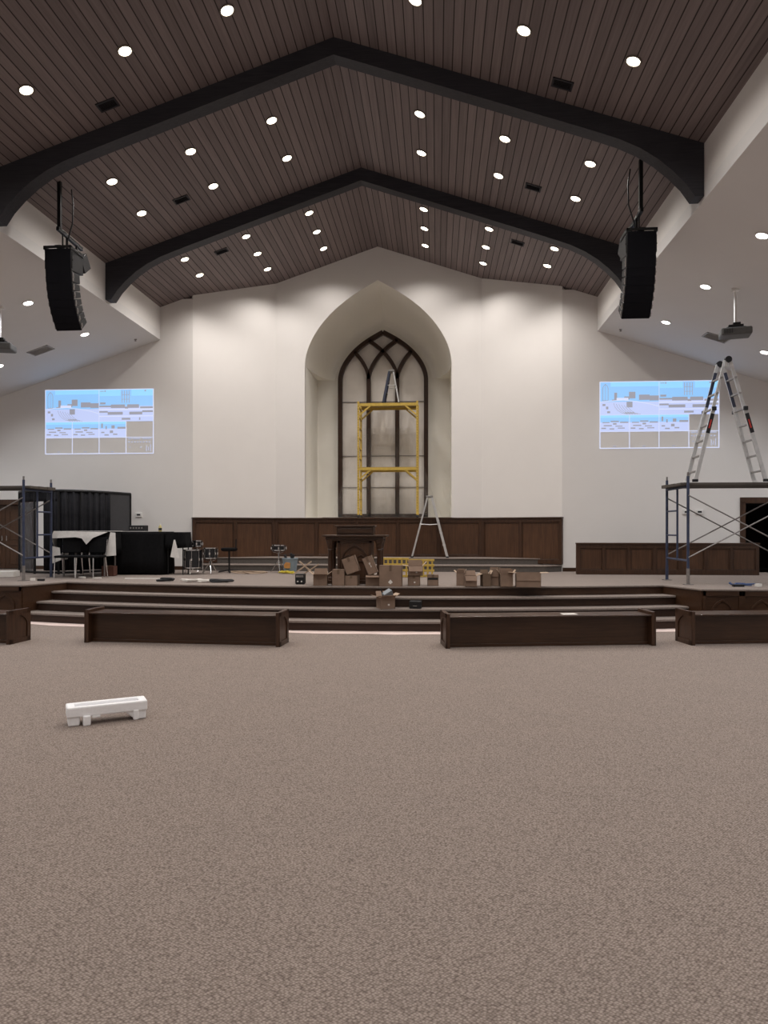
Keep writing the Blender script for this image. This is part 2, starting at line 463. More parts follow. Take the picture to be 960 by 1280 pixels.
m = MB().strip([(x, y+.03*math.sin(x*9), .001) for x, y in b], [(x, y+.035*math.sin(x*5.3)+.02*math.sin(x*13), .001) for x, y in a], (0, 0, .004))
o = m.build('trim_1', M_PINK); tag(o, 'pale strip of bare subfloor along the foot of the stage steps', 'floor strip', kind='structure')

# choir risers in the bay
def riser_poly(y0, xf, xe, z):
    return [(-xe, YS-.02 if xe > 4.3 else y0+.35, z), (-xf, y0, z), (xf, y0, z), (xe, YS-.02 if xe > 4.3 else y0+.35, z), (4.4, 17.35, z), (2.66, 18.38, z), (-2.66, 18.38, z), (-4.4, 17.35, z)]
for k, (y0, xf, xe, z0, z1, nm) in enumerate(((16.95, 4.06, 4.50, STAGE, .81, 'lower'), (17.5, 4.22, 4.23, .81, .96, 'upper'))):
    if k == 0: P = [(-4.5, 17.28), (-4.06, y0), (4.06, y0), (4.5, 17.28), (2.66, 18.38), (-2.66, 18.38)]
    else: P = [(-4.10, 17.54), (4.10, 17.54), (2.66, 18.38), (-2.66, 18.38)]
    e = thing('choir_riser', f'{nm} grey carpeted riser step against the panelled bay wall', 'riser', (0, 0, 0), group='choir riser steps', kind='structure')
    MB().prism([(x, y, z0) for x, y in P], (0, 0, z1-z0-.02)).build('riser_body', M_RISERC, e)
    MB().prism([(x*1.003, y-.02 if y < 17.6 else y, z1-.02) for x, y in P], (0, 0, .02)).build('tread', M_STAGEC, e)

# panelled wainscot
def panelling(name, p0, p1, z0, z1, n, label, depth=.06, cap=.05, ends=.09, kind='structure', free=False):
    p0, p1 = Vector((*p0, 0)), Vector((*p1, 0)); d = p1-p0; L = d.length
    t = thing(name, label, 'panelling', (p0.x, p0.y, z0), math.atan2(d.y, d.x), kind=kind)
    h = z1-z0
    MB().bb((0, -.01, 0), (L, depth, h)).build('backing', M_WOODP, t)
    m = MB()
    st_w = .075
    step = (L-st_w)/n
    for k in range(n+1): m.bb((k*step, -.035, 0), (k*step+st_w, 0, h))
    m.bb((0, -.034, h-.10), (L, 0, h)); m.bb((0, -.034, 0), (L, 0, .11))
    m.build('frame', M_WOODZ, t, bevel=.006)
    m = MB()
    for k in range(n):
        xa, xb, za, zb = k*step+st_w, (k+1)*step, .11, h-.10
        for lo, hi in (((xa, za), (xb, za+.022)), ((xa, zb-.022), (xb, zb)), ((xa, za), (xa+.022, zb)), ((xb-.022, za), (xb, zb))):
            m.bb((lo[0], -.022, lo[1]), (hi[0], 0, hi[1]))
    m.build('moulding', M_WOODZ, t, bevel=.004)
    m = MB().bb((-.01, -.06, h-.01), (L+.01, depth, h+.025)); m.build('cap_rail', M_WOODX, t, bevel=.006)
    return t
panelling('trim_2', (-4.52, YS-.04), (-2.68, YC-.06), .83, 1.94, 2, 'brown panelled wainscot on the left slanted bay wall')
panelling('trim_3', (-2.68, YC-.07), (2.68, YC-.07), .90, 1.94, 5, 'brown panelled wainscot under the arched niche')
panelling('trim_4', (2.68, YC-.06), (4.52, YS-.04), .83, 1.94, 2, 'brown panelled wainscot on the right slanted bay wall')
panelling('trim_5', (4.66, 16.25), (8.60, 16.25), STAGE, 1.345, 7, 'low brown panelled screen along the right wing of the stage', depth=.10)
m = MB().bb((4.53, YS-.02, STAGE), (8.6, YS, STAGE+.09)); o = m.build('baseboard_right', M_WOODX); tag(o, 'brown baseboard on the right wing wall', 'baseboard', kind='structure')
m = MB().bb((-8.6, YS-.02, STAGE), (-4.53, YS, STAGE+.09)); o = m.build('baseboard_left', M_WOODX); tag(o, 'brown baseboard on the left wing wall', 'baseboard', kind='structure')
m = MB().bb((-1.45, YC+.0, NF), (1.95, YC+.22, NF+.02)); o = m.build('trim_6', M_WOODX); tag(o, 'brown sill board along the edge of the niche floor', 'sill', kind='structure')

# ------------------------------------------------------------------ lights
LIGHTCOL = (1.0, .94, .885); LIGHTCOLW = (.93, .965, 1.0)
def lamp_proto(side, soffit):
    sl = math.atan(.33 if soffit else SLOPE) * side     # tilt of the ceiling there
    t = thing('recessed_downlight', 'x', 'ceiling light')
    t.rotation_euler = (0, sl, 0)
    mt = M_TRIMW if soffit else M_TRIMB
    m = MB().lathe([(.108, 0), (.108, -.012), (.088, -.014), (.084, 0)], seg=24); m.build('trim_ring', mt, t, smooth=True)
    m = MB().lathe([(.082, .0), (.082, -.010), (.05, -.022), (.005, -.026)], seg=24); m.build('lens', M_LENSW if soffit else M_LENS, t, smooth=True)
    L = bpy.data.lights.new('downlight_beam', 'SPOT')
    L.energy = 1.0; L.color = LIGHTCOLW if soffit else LIGHTCOL
    L.spot_size = R(138); L.spot_blend = .7; L.shadow_soft_size = .06
    lo = bpy.data.objects.new('downlight_beam', L); COL.objects.link(lo)
    lo.parent = t; lo.location = (0, 0, -.06); lo.rotation_euler = (0, -sl, 0)
    return t, L
P_MAIN, P_SOFF, P_REAR = 90, 75, 60     # the rows over the rear seats are dimmed
protos = {}
for s in (-1, 1):
    for so in (False, True):
        for zone in ('front', 'rear'):
            if so and zone == 'rear': continue
            t, L = lamp_proto(s, so); L.energy = P_SOFF if so else (P_MAIN if zone == 'front' else P_REAR)
            protos[(s, so, zone)] = [t, False]
def put_lamp(x, y, soffit, label, group):
    s = -1 if x < 0 else 1
    z = (zs(x) if soffit else zc(x)) - .001
    p = protos[(s, soffit, 'rear' if y < 9 and not soffit else 'front')]
    if not p[1]:
        p[1] = True; t = p[0]; t.location = (x, y, z); t['label'] = label; t['group'] = group
    else:
        dup(p[0], (x, y, z), None, label, group)
COLN = {1.25: 'nearest ridge', 2.65: 'mid slope', 4.03: 'lowest'}
ROWN = {9.28: 'row before the near beam', 11.84: 'row just behind the near beam', 13.07: 'row just before the far beam',
        15.38: 'first row behind the far beam', 16.37: 'middle row behind the far beam', 17.36: 'last row by the bay wall'}
for y, rn in ROWN.items():
    for x, cn in COLN.items():
        if y > 17 and x > 4: continue
        for s, sn in ((-1, 'left'), (1, 'right')):
            put_lamp(s*x, y, False, f'{sn} wood ceiling light, {cn}, {rn}', 'lights in the wood ceiling')
for y in (8.05, 5.4, 4.2, 1.5, .3, -2.4):
    for x in COLN:
        for s, sn in ((-1, 'left'), (1, 'right')):
            put_lamp(s*x, y, False, 'round wood ceiling light overhead, above the viewer', 'lights overhead')
SR = {11.0: 'nearest viewer', 13.25: 'middle of row', 15.48: 'closest to back wall'}
for y, rn in SR.items():
    for s, sn in ((-1, 'left'), (1, 'right')):
        put_lamp(s*6.37, y, True, f'white light in {sn} side ceiling, {rn}', 'lights in the side ceilings')
for s, sn in ((-1, 'left'), (1, 'right')):
    put_lamp(s*8.4, 15.5, True, f'outer white round light in {sn} side ceiling at the picture edge', 'lights in the side ceilings')
for y in (13.25, 11.0, 8.7, 6.4, 4.0, 1.5, -1.5):
    for x in (6.37, 8.4, 10.4):
        if x < 7 and y > 10: continue
        for s in (-1, 1):
            put_lamp(s*x, y, True, 'white side ceiling light outside the picture', 'side lights out of the picture')
for s in (-1, 1): put_lamp(s*10.4, 15.5, True, 'white side ceiling light outside the picture', 'side lights out of the picture')

# air vents
def vent(x, y, soffit, label, w=.30, l=.20):
    s = -1 if x < 0 else 1
    t = thing('air_vent', label, 'air vent', (x, y, (zs(x) if soffit else zc(x))), group='ceiling air vents')
    t.rotation_euler = (0, math.atan(.33 if soffit else SLOPE)*s, 0)
    fm = plain('grey_vent_paint', (.42, .41, .40), .6) if soffit else M_BEAM
    m = MB()
    for lo, hi in (((-w/2, -l/2), (w/2, -l/2+.025)), ((-w/2, l/2-.025), (w/2, l/2)), ((-w/2, -l/2), (-w/2+.025, l/2)), ((w/2-.025, -l/2), (w/2, l/2))):
        m.bb((lo[0], lo[1], -.015), (hi[0], hi[1], .002))
    m.build('frame', fm, t)
    m = MB()
    n = 7
    for k in range(n):
        yy = -l/2+.03 + (l-.06)*(k+.5)/n
        m.box((0, yy, -.008), (w-.05, .014, .003), Matrix.Rotation(R(35), 3, 'X'))
    m.build('louvre', fm, t)
    MB().bb((-w/2+.02, -l/2+.02, -.003), (w/2-.02, l/2-.02, .002)).build('duct', M_VOID if not soffit else fm, t)
for y, rn in ((10.1, 'in front of the near beam'), (13.12, 'between the two beams'), (15.64, 'behind the far beam')):
    for s, sn in ((-1, 'left'), (1, 'right')):
        vent(s*3.28, y, False, f'small dark air vent in the {sn} wood slope {rn}')
for s, sn in ((-1, 'left'), (1, 'right')):
    vent(s*7.41, 15.5, True, f'grey air vent in the white {sn} side ceiling', .5, .34)
for s, sn in ((-1, 'left'), (1, 'right')):
    t = thing('sprinkler_vent_head', f'tiny sprinkler head on the {sn} side ceiling near the bay', 'sprinkler', (s*5.75, 16.75, zs(5.75)))
    MB().lathe([(.035, .005), (.035, -.01), (.012, -.012), (.012, -.035), (.028, -.037), (.028, -.042)], seg=12).build('sprinkler', M_GALV, t, smooth=True)

# ------------------------------------------------------------------ hanging loudspeaker arrays
def speaker_array(x, label, side):
    y0, ztop = 11.3, 6.30
    t = thing('hanging_speaker_array', label, 'loudspeaker', (x, y0, ztop), group='hanging loudspeaker arrays')
    ztc = zc(x) - ztop
    MB().bar((0, .06, .33), (0, .06, ztc+.02), .055, .055).build('mount_pole', M_BLACKM, t)
    MB().bar((0, .0, .34), (0, .80, .30), .05, .06).build('mount_arm', M_BLACKM, t)
    m = MB(); m.bar((0, .30, .33), (0, .30, .06), .03, .03); m.bar((0, .16, .33), (0, .16, .06), .02, .02)
    m.bb((-.235, -.02, .02), (.235, .02, .05)); m.bb((-.235, -.02, -.01), (-.21, .40, .05)); m.bb((.21, -.02, -.01), (.235, .40, .05)); m.bb((-.05, 0, .03), (.05, .40, .065))
    m.build('rigging_frame', M_BLACKM, t)
    m = MB().tube([(-side*.12, .22, ztc-.05), (-side*.16, .2, ztc-.3), (-side*.15, .2, .5), (-side*.05, .22, .2), (-side*.03, .24, .04)], .012); m.build('cable', M_BLACKP, t, smooth=True)
    # curved column of cabinets: heights, depths, tilt
    hs = [(.36, .40, 4), (.185, .27, 7), (.135, .25, 11), (.13, .25, 16), (.13, .25, 22), (.13, .25, 28), (.13, .25, 34), (.13, .25, 40)]
    py, pz = 0.0, 0.0
    for h, dpt, a in hs:
        a = R(a); dn = Vector((0, math.sin(a), -math.cos(a))); bk = Vector((0, math.cos(a), math.sin(a)))
        p = Vector((0, py, pz)); W = .225
        tap = .022
        q = [p, p + dn*(h-.006), p + dn*(h-.006-tap) + bk*dpt, p + dn*tap*.6 + bk*dpt]
        m = MB().prism([(-W, v.y, v.z) for v in q], (2*W, 0, 0))
        cab = m.build('cabinet', M_BLACKP, t, bevel=.008)
        g0 = p - bk*.010; g1 = p + dn*(h-.001) - bk*.010
        m = MB().prism([(-W+.008, v.y, v.z) for v in (g0, g1, g1+bk*.02, g0+bk*.02)], (2*W-.016, 0, 0)); m.build('grille', M_GRILLE, cab)
        for s in (-1, 1):
            m = MB(); c = p + dn*h*.5 + bk*.03
            m.box((s*(W+.004), c.y, c.z), (.012, .03, h*.75))
            m.tube([(s*(W+.002), c.y, c.z), (s*(W+.018), c.y, c.z)], .012, 8)
            m.build('rigging_plate', M_GALV if h < .3 else M_BLACKM, cab)
        nxt = p + dn*h; py, pz = nxt.y, nxt.z
    # rear-facing fill cabinet on the arm
    m = MB().box((0, .62, -.02), (.34, .26, .26), Matrix.Rotation(R(38), 3, 'X')); f = m.build('rear_cabinet', M_BLACKP, t, bevel=.01)
    MB().bar((0, .62, .02), (0, .62, .31), .03, .03).build('rear_hanger', M_BLACKM, t)
    return t
speaker_array(-4.70, 'black curved loudspeaker array hanging at the left of the hall', -1)
speaker_array(4.70, 'black curved loudspeaker array hanging at the right of the hall', 1)

# ceiling projectors
def projector(s, label):
    zt = zs(6.8)
    t = thing('hanging_projector', label, 'projector', (s*6.8, 13.03, 5.17), R(-14)*s, group='ceiling projectors')
    MB().tube([(0, 0, .14), (0, 0, zt-5.17)], .022, 12).build('drop_pole', M_TRIMW, t, smooth=True)
    MB().lathe([(.07, zt-5.17+.03), (.07, zt-5.17-.03), (.03, zt-5.17-.035)], seg=16).build('ceiling_plate', M_TRIMW, t, smooth=True)
    m = MB().bb((-.25, -.19, -.085), (.25, .19, .045)); b = m.build('body', plain('grey_projector', (.10, .10, .10), .5), t, bevel=.025)
    m = MB(); m.box((.0, .0, .085), (.24, .22, .05)); m.box((.02, 0, .13), (.12, .12, .06))
    for a in (-.16, .16):
        m.bar((0, 0, .10), (a, .12, .05), .03, .02); m.bar((0, 0, .10), (a, -.12, .05), .03, .02)
    m.build('bracket', M_BLACKM, t, bevel=.005)
    m = MB().tube([(.1, .18, -.015), (.1, .225, -.015)], .05, 16); m.build('lens_barrel', M_BLACKM, t, smooth=True)
    m = MB()
    for k in range(6): m.bb((-.2+.025*k, -.195, -.06), (-.19+.025*k, -.189, .02))
    m.build('exhaust_grille', M_BLACKM, t)
projector(1, 'dark grey projector hung on a white pole above the right ladder')
projector(-1, 'dark grey projector half cut off at the left edge of the picture')

# projected pictures on the wing walls
def pmat(name, c, k=1.0):
    m = emit(name, c, k); m.node_tree.nodes['Principled BSDF'].inputs['Base Color'].default_value = (.10, .10, .10, 1); return m
SKY = pmat('projected_sky', (.27, .56, .95)); LAV = pmat('projected_lavender', (.52, .60, .92))
PWH = pmat('projected_white', (.66, .71, .95)); PGR = pmat('projected_grey', (.30, .30, .36)); PTX = pmat('projected_pale_line', (.46, .50, .68))
PPK = pmat('projected_tan', (.34, .36, .46)); PCY = pmat('projected_cyan', (.30, .68, 1.0))
def projection(x0, x1, z0, z1, label):
    W, H_ = x1-x0, z1-z0
    t = thing('projected_picture', label, 'projected picture', (x0, YS, z0), group='projected camera pictures')
    def rects(nm, mt, lst, lift, lines=()):
        m = MB()
        for a, b, c, d in lst: m.bb((a*W, -.004-lift, (1-d)*H_), (c*W, -.001, (1-b)*H_))
        for pts, w in lines: m.ribbon([(a*W, (1-b)*H_) for a, b in pts], w, -.004-lift, -.001)
        m.build(nm, mt, t)
    # cells: (x0, y0 from top, x1, y1)
    rects('sky_area', SKY, [(0, 0, .5, .30), (.5, 0, 1, .26), (0, .5, .25, .61), (.25, .5, .5, .61), (.5, .5, .75, .61)], 0)
    rects('floor_area', LAV, [(0, .30, .5, .5), (.5, .26, 1, .5), (0, .61, .25, .75), (.25, .61, .5, .75), (.5, .61, .75, .75)], 0)
    rects('bright_area', PCY, [(.09, 0, .5, .07), (.5, 0, .7, .10), (.8, 0, 1, .10), (0, .5, .25, .54), (.25, .5, .5, .54), (.5, .5, .75, .54)], .0005)
    win = [(.022, .28), (.022, .09), (.03, .055), (.045, .03), (.06, .055), (.068, .09), (.068, .28)]
    g = [(.12, .16, .145, .265), (.245, .15, .30, .25), (.205, .22, .25, .265), (.33, .195, .42, .275), (.42, .21, .5, .285), (.225, .30, .275, .385), (.10, .265, .15, .285), (.02, .33, .045, .36), (.05, .37, .07, .41), (.06, .44, .085, .47), (.21, .46, .29, .475),
         (.61, .235, .74, .29), (.76, .235, .87, .29), (.51, .20, .56, .23), (.5, .25, .62, .275), (.88, .27, 1, .30), (.5, .335, .58, .36), (.58, .35, .72, .395), (.78, .35, .9, .395), (.9, .33, 1, .36), (.71, .445, .79, .475), (.87, .44, .882, .48), (.74, .27, .77, .32)]
    for q in (0, .25):
        g += [(q+.09, .585, q+.16, .605), (q+.02, .605, q+.08, .62), (q+.17, .60, q+.24, .62), (q+.11, .62, q+.14, .645), (q+.03, .65, q+.10, .668), (q+.13, .66, q+.19, .675), (q+.01, .69, q+.05, .71), (q+.08, .70, q+.12, .718), (q+.15, .69, q+.21, .705)]
    g += [(.52, .53, .535, .60), (.56, .57, .572, .62), (.615, .56, .645, .61), (.67, .585, .745, .615), (.60, .64, .63, .68), (.52, .66, .55, .68), (.55, .70, .59, .72), (.63, .69, .67, .71)]
    rects('dark_shape', PGR, g, .001, [(win, .012), ([(.022, .28), (.068, .28)], .012), ([(.045, .03), (.045, .28)], .008)])
    rects('window_strip', PPK, [(.71+.022*k, .02, .716+.022*k, .21) for k in range(4)] + [(.71, .08, .782, .088), (.71, .15, .782, .158), (.51, .02, .545, .03), (.55, .012, .562, .035), (.92, .012, .935, .035)], .001)
    arcs = []
    for k in range(6):
        x = .115+.022*k
        arcs.append(([(x, .32+.008*k), (x+.012, .38), (x+.035, .43), (x+.07, .47), (x+.12, .49)], .010))
    arcs.append(([(0, .30), (.08, .285), (.2, .275), (.32, .30), (.42, .335), (.5, .375)], .016))
    rects('step_line', PWH, [(.5, .30, 1, .325), (.5, .41, 1, .425), (.14, .24, .24, .28)], .002, arcs[6:])
    rects('stair_line', PPK, [], .0025, arcs[:6])
    b = .004; L = [(-b, -.007, 1+b, .002), (-b, 1-.004, 1+b, 1+.008), (-b, 0, b/2, 1), (1-b/2, 0, 1+b, 1), (0, .497, .75, .503), (0, .746, 1, .754), (.498, 0, .502, .5)]
    L += [(.25*k-.0025, .5, .25*k+.0025, 1) for k in (1, 2, 3)]
    rects('cell_border', PWH, L, .003)
    L = [(.77, .765, .80, .778), (.81, .765, .88, .778), (.90, .765, .98, .778)] + [(.77+.027*k, .815, .782+.027*k, .832) for k in range(8)] + [(.88, .9, .892, .915), (.935, .88, .94, .97), (.953, .9, .958, .96), (.972, .86, .977, .97), (.78, .9, .79, .912)]
    L += [(.11, .968, .135, .976), (.36, .968, .385, .976), (.61, .968, .635, .976)]
    rects('caption_line', PTX, L, .0035)
projection(-8.32, -5.53, 3.57, 5.17, 'bluish projected picture grid on the left wing wall')
projection(5.41, 8.15, 3.60, 5.17, 'bluish projected picture grid on the right wing wall')

# ------------------------------------------------------------------ pews
def pew(x, y, L, ang, label, mirror=False):
    """x, y: near left corner of the bench front; ang: turn of its long side"""
    t = thing('pew_bench', label, 'pew', (x, y, 0), ang, group='backless pews before the stage')
    D, H_ = .47, .49
    m = MB().bb((.045, .012, .425), (L-.045, D-.02, .448)); m.build('seat', M_WOODX, t, bevel=.012)
    m = MB().bb((.045, .13, .03), (L-.045, .16, .425)); m.bb((.045, .115, 0.0), (L-.045, .17, .045)); m.build('front_panel', M_WOODX, t, bevel=.004)
    for k, xa in enumerate((0, L-.05)):
        m = MB().bb((xa, 0, 0), (xa+.05, D, H_)); e = m.build('end_panel', M_WOODZ, t, bevel=.008)
        so = -1 if k == 0 else 1; xo = xa if k == 0 else xa+.05
        m = MB()
        fx = lambda yy, zz, w_, h_: m.bb((xo, yy, zz), (xo+so*.014, yy+w_, zz+h_))
        fx(.0, 0, .075, H_); fx(D-.075, 0, .075, H_); fx(.0, 0, D, .07); fx(0, H_-.06, D, .06)
        ym = D/2; hw = D/2-.075
        ap = [(ym-hw+tt*hw, H_-.06-.17+h*hw*.85) for tt, h in ARCH]
        for (a, za), (b, zb) in zip(ap, ap[1:]):
            for mir in (0, 1):
                aa, bb_ = (a, b) if not mir else (2*ym-a, 2*ym-b)
                m.prism([(xo, aa, za), (xo, bb_, zb), (xo, bb_, H_-.055), (xo, aa, H_-.055)], (so*.014, 0, 0))
        m.build('carved_arch', M_WOODZ, e)
    return t
pew(-3.67, 10.20, 2.96, R(-3.5), 'long brown backless pew second from left, beside the foam block')
pew(1.67, 10.06, 3.04, R(9), 'long brown backless pew right of centre with paper on its seat')
pew(5.21, 10.59, 3.0, R(9), 'brown backless pew cut off at the right picture edge')
pew(-4.68-2.96, 9.93+.26, 2.97, R(-5), 'brown backless pew cut off at the left picture edge')
ca, sa = math.cos(R(9)), math.sin(R(9))
m = MB().bb((-.11, -.07, 0), (.11, .07, .004)); o = m.build('paper_sheet', M_PAPER)
o.location = (1.67+1.82*ca-.16*sa, 10.06+1.82*sa+.16*ca, .450); o.rotation_euler = (0, 0, R(12))
tag(o, 'small white paper sheet on the seat of the right-centre pew', 'paper')

# ------------------------------------------------------------------ foam packing block
t = thing('foam_block', 'white moulded foam packing block lying on the carpet', 'packing foam', (-1.61, 5.84, 0), R(31))
L, D = .66, .20
m = MB()
m.bb((0, 0, .075), (L, .045, .165)); m.bb((0, D-.045, .075), (L, D, .165)); m.bb((0, .045, .075), (.07, D-.045, .165)); m.bb((L-.07, .045, .075), (L, D-.045, .165)); m.bb((.07, .045, .075), (L-.07, D-.045, .125))
m.build('tray', M_FOAM, t, bevel=.012)
m = MB().bb((.012, .012, 0), (.105, D-.01, .09)); m.build('foot', M_FOAM, t, bevel=.014)
m = MB().bb((.128, -.02, 0), (.19, .06, .085)); m.build('foot', M_FOAM, t, bevel=.01)
m = MB().prism([(L-.20, .012, .085), (L-.01, .012, .085), (L-.01, .012, .0), (L-.10, .012, 0)], (0, D-.05, 0)); m.build('foot', M_FOAM, t, bevel=.012)
m = MB().bb((L-.12, -.005, .0), (L-.075, .05, .09)); m.build('foot', M_FOAM, t, bevel=.008)
m = MB().bb((.20, .0, .055), (.27, .05, .09)); m.build('lug', M_FOAM, t, bevel=.01)

# ------------------------------------------------------------------ pulpit
t = thing('pulpit', 'carved dark wooden pulpit standing at centre stage', 'pulpit', (0, 13.15, STAGE))
MB().bb((-.32, .06, .06), (.32, .58, .80)).build('cabinet', M_WOODP, t, bevel=.006)
MB().bb((-.56, -.02, 0), (.56, .64, .07)).build('plinth', M_WOODX, t, bevel=.012)
MB().bb((-.605, -.06, .875), (.605, .68, .91)).build('tabletop', M_WOODX, t, bevel=.01)
m = MB().bb((-.54, -.01, .835), (.54, .62, .875)); m.bb((-.50, .02, .80), (.50, .60, .84)); m.build('cornice', M_WOODX, t, bevel=.008)
m = MB().bb((-.345, .10, .91), (.345, .52, 1.06)); m.bb((-.33, .085, .94), (.33, .10, 1.03)); m.build('reading_desk', M_WOODX, t, bevel=.006)
m = MB().bb((-.375, .07, 1.06), (.375, .55, 1.09)); m.build('desk_cap', M_WOODX, t, bevel=.008)
m = MB()
y = .06
for xa, xb, za, zb in ((-.32, -.27, .07, .80), (.27, .32, .07, .80), (-.32, .32, .76, .80), (-.32, .32, .07, .12)): m.bb((xa, y-.02, za), (xb, y, zb))
ap = [(-.235, .10)] + [(-.235+tt*.235, .46+h*.235) for tt, h in ARCH]; ap += [(-x, z) for x, z in ap[-2::-1]]
m.ribbon(ap, .03, y-.03, y)
for s in (-1, 1):
    q = [(s*.0, .46)]; q = [(s*(.02+tt*.10), .42+h*.10) for tt, h in ARCH]; q += [(s*.24-x, z) for x, z in q[-2::-1]]
    m.ribbon(q, .02, y-.02, y)
m.bb((-.012, y-.02, .1), (.012, y, .50)); m.bb((-.22, y-.02, .40), (.22, y, .425))
m.build('front_carving', M_WOODX, t, bevel=.003)
prof = [(.062, .07), (.062, .11), (.05, .13), (.056, .16), (.04, .20), (.046, .40), (.04, .60), (.052, .63), (.044, .65), (.055, .68), (.06, .70), (.055, .72), (.075, .78), (.085, .80), (.085, .835)]
for x in (-.46, .46):
    for yy in (.08, .54):
        MB().lathe(prof, (x, yy, 0), 20).build('column', M_WOODZ, t, smooth=True)
m = MB()
for s in (-1, 1): m.prism([(s*.40, -.0, .835), (s*.54, 0, .835), (s*.50, 0, .78), (s*.42, 0, .74)], (0, .08, 0))
m.build('bracket', M_WOODX, t, bevel=.004)

# ------------------------------------------------------------------ cartons
def carton(x, y, z, w, d, h, label, rz=0, open_=True, flaps=(60, 60, 60, 60), tilt=0, mat=None, extra=None, group='cardboard boxes on the stage'):
    t = thing('cardboard_box', label, 'box', (x, y, z), rz, group=group)
    if tilt: t.rotation_euler = (0, tilt, rz)
    mt = mat or M_CARD
    k = .006
    m = MB()
    m.bb((-w/2, -d/2, 0), (w/2, d/2, k))
    m.bb((-w/2, -d/2, 0), (w/2, -d/2+k, h)); m.bb((-w/2, d/2-k, 0), (w/2, d/2, h)); m.bb((-w/2, -d/2, 0), (-w/2+k, d/2, h)); m.bb((w/2-k, -d/2, 0), (w/2, d/2, h))
    if not open_: m.bb((-w/2, -d/2, h-k), (w/2, d/2, h))
    m.build('carton_body', mt, t)
    if open_:
        fl = min(w, d)*.48
        for i, a in enumerate(flaps):
            if a is None: continue
            a = R(a)
            # flap leans outward by a from vertical
            o_, u_ = math.sin(a)*fl, math.cos(a)*fl
            if i == 0: q = [(-w/2, -d/2, h), (w/2, -d/2, h), (w/2-.01, -d/2-o_, h+u_), (-w/2+.01, -d/2-o_, h+u_)]
            elif i == 1: q = [(w/2, -d/2, h), (w/2, d/2, h), (w/2+o_, d/2-.01, h+u_), (w/2+o_, -d/2+.01, h+u_)]
            elif i == 2: q = [(w/2, d/2, h), (-w/2, d/2, h), (-w/2+.01, d/2+o_, h+u_), (w/2-.01, d/2+o_, h+u_)]
            else: q = [(-w/2, d/2, h), (-w/2, -d/2, h), (-w/2-o_, -d/2+.01, h+u_), (-w/2-o_, d/2-.01, h+u_)]
            m = MB(); m.poly(q); m.build('flap', M_CARDL if i in (1, 3) else mt, t, solid=.005)
    else:
        m = MB().bb((-.022, -d/2-.002, h*.72), (.022, -d/2, h+.001)); m.bb((-.022, -d/2, h-.001), (.022, d/2, h+.002)); m.build('packing_tape', M_CARDD, t)
    if extra == 'mark':      # white mark like a folded leaf
        m = MB()
        c = (w*.05, h*.52)
        for q in ([(0, .06), (.03, .045), (.012, .0)], [(.0, -.06), (.035, -.05), (.012, .005)], [(-.03, .05), (.0, .03), (.01, -.02)]):
            m.prism([(c[0]+a*w*3, -d/2-.002, c[1]+b*h*2.4) for a, b in q], (0, .002, 0))
        m.build('printed_mark', M_PAPER, t)
    elif extra == 'sticker':
        m = MB().prism([(-.10*w, -d/2-.002, .20*h), (0, -d/2-.002, .33*h), (.1*w, -d/2-.002, .2*h), (0, -d/2-.002, .1*h)], (0, .002, 0)); m.build('sticker', M_PAPER, t)
    elif extra == 'band':
        m = MB().bb((-w*.44, -d/2-.003, h*.56), (w*.44, -d/2, h*.74)); m.build('printed_band', M_BLACKP, t)
    elif extra == 'spot':
        m = MB().bb((.0, -d/2-.003, h*.28), (w*.12, -d/2, h*.42)); m.build('sticker', M_PAPER, t)
    return t
Z = STAGE
carton(-.57, 12.78, Z, .25, .22, .20, 'open cardboard box left of the pulpit base with raised flaps', R(6), flaps=(80, 55, 20, 55))
carton(-.235, 12.80, Z, .23, .22, .29, 'tall closed plain box in front of the left pulpit column', 0, False)
carton(.0, 12.84, Z, .23, .24, .185, 'low box supporting the left tilted carton', R(-4), False, extra=None)
carton(.03, 12.83, Z+.232, .25, .20, .30, 'carton tilted left lying on a low box before the pulpit', 0, False, tilt=R(-20))
carton(.37, 12.84, Z, .25, .24, .185, 'low box supporting the marked tilted carton', R(5), True, flaps=(100, 110, None, None))
carton(.37+.02, 12.80, Z+.215, .18, .16, .33, 'tilted carton with a white printed mark before the pulpit', 0, False, tilt=R(-22), extra='mark')
carton(.71, 12.70, Z, .41, .13, .375, 'large flat brown carton standing upright with a white sticker', R(-2), False, extra='sticker')
carton(1.12, 12.88, Z, .22, .2, .185, 'small box under the wider open box, right of the flat carton', 0, False, extra='spot')
carton(1.145, 12.87, Z+.186, .26, .22, .17, 'wider open box stacked on a small box beside the flat carton', R(4), True, flaps=(150, 40, 15, 80), extra='spot')
carton(1.46, 12.90, Z, .20, .18, .20, 'small box with a dark printed band, standing alone', 0, False, extra='band')
carton(1.965, 12.98, Z, .14, .2, .23, 'narrow open box behind the group of cartons at right', R(-8), True, flaps=(15, 20, 10, 50))
carton(2.13, 12.80, Z, .21, .2, .19, 'open box with a hanging front flap, leftmost of the right group', R(3), True, flaps=(150, 70, 30, None))
carton(2.40, 12.84, Z, .15, .2, .22, 'narrow dark-sided box with a pale flap sticking left', R(10), True, flaps=(None, 30, 20, 95), mat=M_CARDD)
carton(2.56, 12.92, Z, .17, .18, .25, 'upright box between the narrow dark box and the flapped box', R(-6), True, flaps=(170, 10, 5, None))
carton(2.76, 12.82, Z, .22, .2, .22, 'tall box with wing-like raised flaps, second from the right', R(2), True, flaps=(6, 35, 6, 35))
carton(3.14, 12.76, Z, .43, .28, .25, 'widest brown carton at the right end of the row', R(-3), True, flaps=(175, 88, None, 84))
tk = carton(.66, 12.12, .33, .26, .22, .20, 'open box on the stage steps holding a grey device', R(24), True, flaps=(70, 60, 40, 75), extra='spot', group='x')
del tk['group']
t = thing('boxed_device', 'grey electronic device sticking out of the box on the steps', 'device', (.69, 12.10, .335), R(30))
